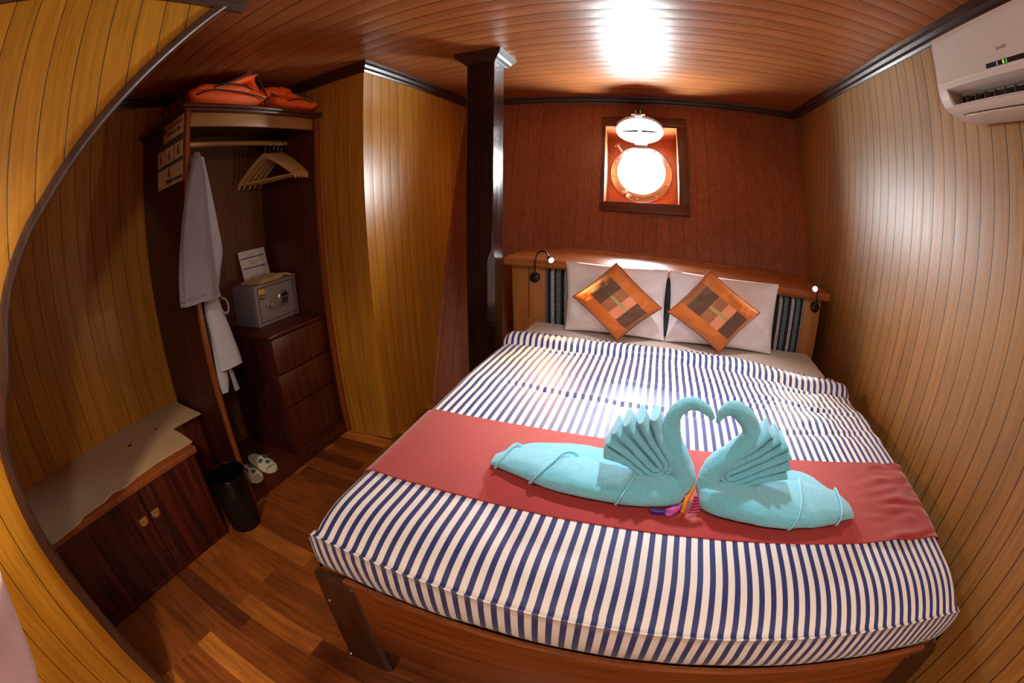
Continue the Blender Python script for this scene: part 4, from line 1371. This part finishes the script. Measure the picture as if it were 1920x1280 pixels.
m.tube(cat([(-1.715, 1.43, 1.965), (-1.70, 1.46, 1.945), (-1.69, 1.53, 1.928), (-1.688, 1.62, 1.945), (-1.69, 1.70, 1.935), (-1.70, 1.76, 1.915)], 6), .004, 6)
m.tube(cat([(-1.72, 1.60, 1.985), (-1.705, 1.68, 1.972), (-1.705, 1.75, 1.945)], 6), .004, 6)
part('piping', m, M['strap'], lj)

# ================================================================== BENCH CABINET
bc = empty('bench_cabinet', (-1.94, .1, 0), 'low dark red two-door luggage cabinet under the beige cloth beside the wardrobe', 'cabinet')
XB = -1.655
m = MB().box(-2.225, XB - .018, -.60, .675, 0.001, .445, .002)
m.box(XB - .03, XB, .648, .677, 0.001, .446, .002)
m.box(XB - .03, XB, -.60, .022, 0.001, .446, .001)
m.box(XB - .03, XB - .002, .02, .66, 0.001, .030, .001)
part('carcass', m, M['bench_ply'], bc)
m = MB().box(-2.225, XB + .008, -.60, .690, .446, .474, .003)
part('top_board', m, M['edge'], bc)
for y0, y1, hy_ in ((.025, .329, .292), (.333, .645, .366)):
    m = MB().box(XB - .018, XB, y0, y1, .034, .442, .002)
    d = part('door', m, M['bench_ply'], bc)
    m = MB()
    pr = [(hy_ - .022, .332)] + [(hy_ + .022, .332)] + [(hy_ + .022 * cos(a), .315 - .020 * sin(a)) for a in [pi * k / 10 for k in range(11)]]
    m.prism(pr, 'x', XB, XB + .003)
    m.tube([(XB + .004, hy_ + .013 * cos(a), .316 - .013 * sin(a)) for a in [2 * pi * k / 20 for k in range(21)]], .0022, 8, cap=False)
    part('handle', m, M['brass'], d, label='pale brass flush ring handle')
m = MB().box(-2.225, -1.955, .690, .900, 0.001, .455, .002)
m.box(-1.957, -1.935, .685, .712, 0.001, .46, .002)
part('corner_section', m, M['bench_ply'], bc)
m = MB().box(-2.225, -1.945, .690, .905, .455, .474, .002)
part('corner_top', m, M['edge'], bc)

# beige cloth over it
fe = [(-.60, -1.648), (-.3, -1.640), (-.123, -1.632), (.007, -1.644), (.04, -1.668), (.164, -1.668), (.218, -1.690), (.291, -1.668), (.36, -1.688), (.483, -1.700), (.60, -1.694), (.70, -1.690), (.7081, -1.80), (.7082, -1.914), (.749, -1.918), (.836, -1.911), (.893, -1.905)]
rows = []
for a, b in zip(fe[:-1], fe[1:]):
    n_ = max(1, int(abs(b[0] - a[0]) / .02))
    for k in range(n_): rows.append((a[0] + (b[0] - a[0]) * k / n_, a[1] + (b[1] - a[1]) * k / n_))
rows.append(fe[-1])
def felt_z(x, y): return .4765 + .0015 * (1 + nz(x, y, 0, 14)) + .006 * math.exp(-((y - .215) / .03) ** 2 - ((x + 1.72) / .05) ** 2)
tp = [[(-2.226 + (xf + 2.226) * j / 24, y, felt_z(-2.226 + (xf + 2.226) * j / 24, y) + .003) for j in range(25)] for y, xf in rows]
bt = [[(p[0], p[1], .4755) for p in r_] for r_ in tp]
mb = MB(); mb.grid(tp); mb.grid(bt, flip=True)
mb.grid([[r_[-1] for r_ in tp], [r_[-1] for r_ in bt]]); mb.grid([tp[-1], bt[-1]])
ft = empty('cover_cloth', (-1.94, .15, .475), 'beige felt cloth with ragged edge spread over the low cabinet top', 'cloth')
part('sheet', mb, M['felt'], ft, angle=70)
for x, y, a in ((-1.999, .467, .016), (-2.01, .646, .011)):
    m = MB().lathe([(0, .0012), (a * .8, .001), (a, -.003)], (x, y, .4815), 10, (0, 0, 1))
    part('burn_hole', m, M['poster_dark'], ft)

# waste bin
wb = empty('waste_bin', (-1.63, .785, 0), 'round black waste bin with a plastic liner between the cabinet and the wardrobe', 'bin')
c = Vector((-1.63, .785, 0))
m = MB().lathe([(0, .001), (.076, .001), (.080, .006), (.094, .285), (.090, .285), (.076, .01), (0, .01)], c, 40)
part('bucket', m, M['rubber'], wb, angle=40)
m = MB()
rows = []
for r_, z in ((.0905, .20), (.0955, .225), (.0965, .235), (.0955, .262), (.0985, .290), (.096, .296), (.090, .290), (.085, .26), (.07, .16), (.05, .08), (.02, .05)):
    row = []
    for k in range(48):
        a = 2 * pi * k / 48
        w = 1 + .035 * nz(cos(a) * 4, sin(a) * 4, z * 20, 1) * (1 if z < .22 or r_ < .09 else .35)
        row.append(c + Vector((r_ * w * cos(a), r_ * w * sin(a), z + .008 * nz(cos(a) * 3, sin(a) * 3, 2, 1))))
    rows.append(row)
m.grid(rows, closed_u=True)
part('liner', m, M['bag'], wb, angle=25)

# ================================================================== AIR CONDITIONER
ac = empty('air_conditioner', (1.0, .66, 1.69), 'white wall-mounted air conditioner high on the plank wall', 'air conditioner')
xw = 1.088
full = [(xw, 1.962), (.925, 1.940), (.902, 1.925), (.896, 1.90), (.888, 1.80), (.884, 1.765), (.886, 1.745), (.893, 1.722), (.905, 1.706), (.925, 1.698), (.99, 1.692), (1.055, 1.697), (1.075, 1.705), (xw - .008, 1.72)]
notch = full[:6] + [(.8855, 1.752), (.95, 1.752), (.985, 1.735), (.965, 1.716), (.903, 1.7085)] + full[9:10] + [(.938, 1.6965), (.944, 1.706), (.956, 1.706), (.960, 1.6945)] + full[10:]
m = MB()
m.prism(full, 'y', 1.015, 1.062); m.prism(full, 'y', .26, .31); m.prism(notch, 'y', .31, 1.015)
part('body', m, M['ac_white'], ac, angle=28)
m = MB()
fp = [(.893, 1.905), (.8845, 1.80), (.8806, 1.768), (.8836, 1.765), (.892, 1.80), (.899, 1.905)]
m.prism(fp, 'y', .266, 1.056)
part('front_panel', m, M['ac_white'], ac, angle=28)
m = MB().add([(.958, .31, 1.7475), (.958, 1.012, 1.7475), (.952, 1.012, 1.720), (.952, .31, 1.720)], [[0, 1, 2, 3]])
m.box(.958, .975, .312, 1.013, 1.722, 1.748)
part('outlet', m, M['ac_dark'], ac)
m = MB()
y = .33
while y < .97:
    m.prism([(.918, 1.714), (.952, 1.717), (.952, 1.742), (.922, 1.736)], 'y', y, y + .003); y += .048
m.box(.912, .916, .32, .965, 1.733, 1.736)
part('vanes', m, M['ac_grey'], ac)
m = MB().prism([(.906, 1.7055), (.909, 1.7025), (.924, 1.697), (.936, 1.6955), (.936, 1.692), (.922, 1.693), (.904, 1.701)], 'y', .32, 1.008)
part('flap', m, M['ac_white'], ac)
m = MB().box(.936, .958, .325, 1.0, 1.6975, 1.704)
part('slot', m, M['ac_dark'], ac)
def acf(p):  # panel-local: p.x along -y (reading direction), p.y up the panel, p.z out
    t = p.y
    return Vector((.8806 + (t - 1.768) * .122 - p.z, -p.x, t))
m = MB().box(-.79, -.46, 1.771, 1.784, -.001, .0008, fn=acf)
dsp = part('display', m, M['black'], ac)
for x_, mat in ((-.737, 'led_violet'), (-.708, 'led_lime'), (-.694, 'led_green')):
    m = MB().box(x_ - .003, x_ + .003, 1.772, 1.782, .0005, .0016, .0005, fn=acf)
    part('indicator', m, M[mat], dsp)
m = text_mb('SHARP', .014, (0, 0, 0), (1, 0, 0), (0, 1, 0), .0004)
m.xf(lambda p: acf(Vector((p.x * 1.25 - .705, 1.816 + p.y, p.z + .0006))))
part('maker_mark', m, M['ac_grey'], ac)

# pale fabric edge right beside the camera at lower left
ed = cat([(-.60, -.075, 1.175), (-.552, -.118, 1.10), (-.484, -.140, 1.070), (-.478, -.158, 1.028), (-.470, -.178, .988), (-.456, -.212, .950), (-.44, -.27, .90)], 5)
rows = []
for p in ed:
    P_ = Vector(p); back = Vector((-.05, -.9, -.25))
    rows.append([P_ + back * .03 + X_ * .03, P_ + X_ * .012, P_, P_ - X_ * .014, P_ + back * .4 - X_ * .02, P_ + back * .4 + X_ * .03])
m = MB(); m.grid(rows, closed_u=True)
solo('hanging_towel', m, M['mauve'], 'pale mauve cloth edge close to the camera at the lower left corner', 'cloth', angle=70)

# ================================================================== LIGHT
w = bpy.data.worlds.new('outside'); sc.world = w; w.use_nodes = True
nt = w.node_tree
bg = next(n for n in nt.nodes if n.type == 'BACKGROUND')
tc = nt.nodes.new('ShaderNodeTexCoord'); sp = nt.nodes.new('ShaderNodeSeparateXYZ'); rp = nt.nodes.new('ShaderNodeValToRGB')
mr = nt.nodes.new('ShaderNodeMapRange'); mr.inputs[1].default_value = -1; mr.inputs[2].default_value = 1
nt.links.new(tc.outputs['Generated'], sp.inputs[0]); nt.links.new(sp.outputs[2], mr.inputs[0]); nt.links.new(mr.outputs[0], rp.inputs[0]); nt.links.new(rp.outputs[0], bg.inputs[0])
e = rp.color_ramp.elements
e[0].position = 0.0; e[0].color = (.70, .86, .92, 1); e[1].position = 1.0; e[1].color = (.85, .93, 1.0, 1)
k = e.new(.48); k.color = (.80, .92, .96, 1)
k = e.new(.53); k.color = (.9, .95, 1.0, 1)
# hazy sun glow beyond the porthole
gd = nt.nodes.new('ShaderNodeVectorMath'); gd.operation = 'DOT_PRODUCT'
gd.inputs[1].default_value = Vector((-.11, 1.55, .92)).normalized()
nt.links.new(tc.outputs['Generated'], gd.inputs[0])
gm = nt.nodes.new('ShaderNodeMapRange'); gm.interpolation_type = 'SMOOTHSTEP'
gm.inputs[1].default_value = cos(radians(24)); gm.inputs[2].default_value = cos(radians(3)); gm.inputs[3].default_value = 1.0; gm.inputs[4].default_value = 2.2
nt.links.new(gd.outputs['Value'], gm.inputs[0])
ms = nt.nodes.new('ShaderNodeMath'); ms.operation = 'MULTIPLY'; ms.inputs[1].default_value = 165.0
nt.links.new(gm.outputs[0], ms.inputs[0]); nt.links.new(ms.outputs[0], bg.inputs[1])

def area(name, loc, direction, size, power, col, portal=False, shape='DISK'):
    L = bpy.data.lights.new(name, 'AREA'); L.shape = shape; L.size = size; L.energy = power; L.color = col
    if portal: L.cycles.is_portal = True
    o = bpy.data.objects.new(name, L); o.location = loc
    o.rotation_euler = Vector(direction).to_track_quat('-Z', 'Y').to_euler()
    COL.objects.link(o); return o
area('porthole_daylight', tuple(wl(CU, CV, D + .06)), tuple(-EN), .40, 1.0, (1, 1, 1), True)
area('cabin_ceiling_light', (.72, -.55, 1.98), (-.35, .6, -1), .25, 13.0, (1.0, .86, .70))
L = bpy.data.lights.new('passage_downlight', 'SPOT'); L.energy = 55.0; L.color = (1.0, .84, .64); L.shadow_soft_size = .05; L.spot_size = radians(104); L.spot_blend = .6
lo = bpy.data.objects.new('passage_downlight', L); lo.location = (-.45, -.5, 2.05); COL.objects.link(lo)
lo.rotation_euler = Vector((-.05, .38, -1)).to_track_quat('-Z', 'Y').to_euler()
m = MB().lathe([(.030, ZC - .001), (.034, ZC - .006), (.046, ZC - .006), (.050, ZC - .001)], (.06, 1.34, 0), 32)  # unseen ring fitting added around the inferred bed spotlight
struct('bed_spotlight_ring', m, M['steel'])
L = bpy.data.lights.new('bed_spotlight', 'SPOT'); L.energy = 140.0; L.color = (1.0, .98, .96); L.shadow_soft_size = .035; L.spot_size = radians(72); L.spot_blend = 1.0
lo = bpy.data.objects.new('bed_spotlight', L); lo.location = (.06, 1.34, ZC - .012); COL.objects.link(lo)
lo.rotation_euler = Vector((-.01, .06, -1)).to_track_quat('-Z', 'Y').to_euler()

# ================================================================== CAMERA
cam = bpy.data.cameras.new('camera')
co = bpy.data.objects.new('camera', cam); COL.objects.link(co); sc.camera = co
cam.type = 'PANO'; cam.sensor_width = 36.0; cam.sensor_fit = 'HORIZONTAL'
tgt = cam if hasattr(cam, 'panorama_type') else cam.cycles
tgt.panorama_type = 'FISHEYE_EQUISOLID'; tgt.fisheye_lens = 15.397; tgt.fisheye_fov = radians(220)
cam.clip_start = 0.01
Rm = Matrix.Rotation(radians(19.34), 3, 'Z') @ Matrix.Rotation(pi / 2 - radians(18.6), 3, 'X') @ Matrix.Rotation(radians(-1.45), 3, 'Z')
co.matrix_world = Matrix.Translation((0, 0, 1.3)) @ Rm.to_4x4()

vs_ = sc.view_settings
vs_.view_transform = 'Standard'; vs_.look = 'None'; vs_.exposure = 0.1; vs_.gamma = 1.0; vs_.use_curve_mapping = False
sc.cycles.use_denoising = True
sc.cycles.max_bounces = 10; sc.cycles.diffuse_bounces = 6; sc.cycles.glossy_bounces = 4
sc.cycles.sample_clamp_indirect = 8.0
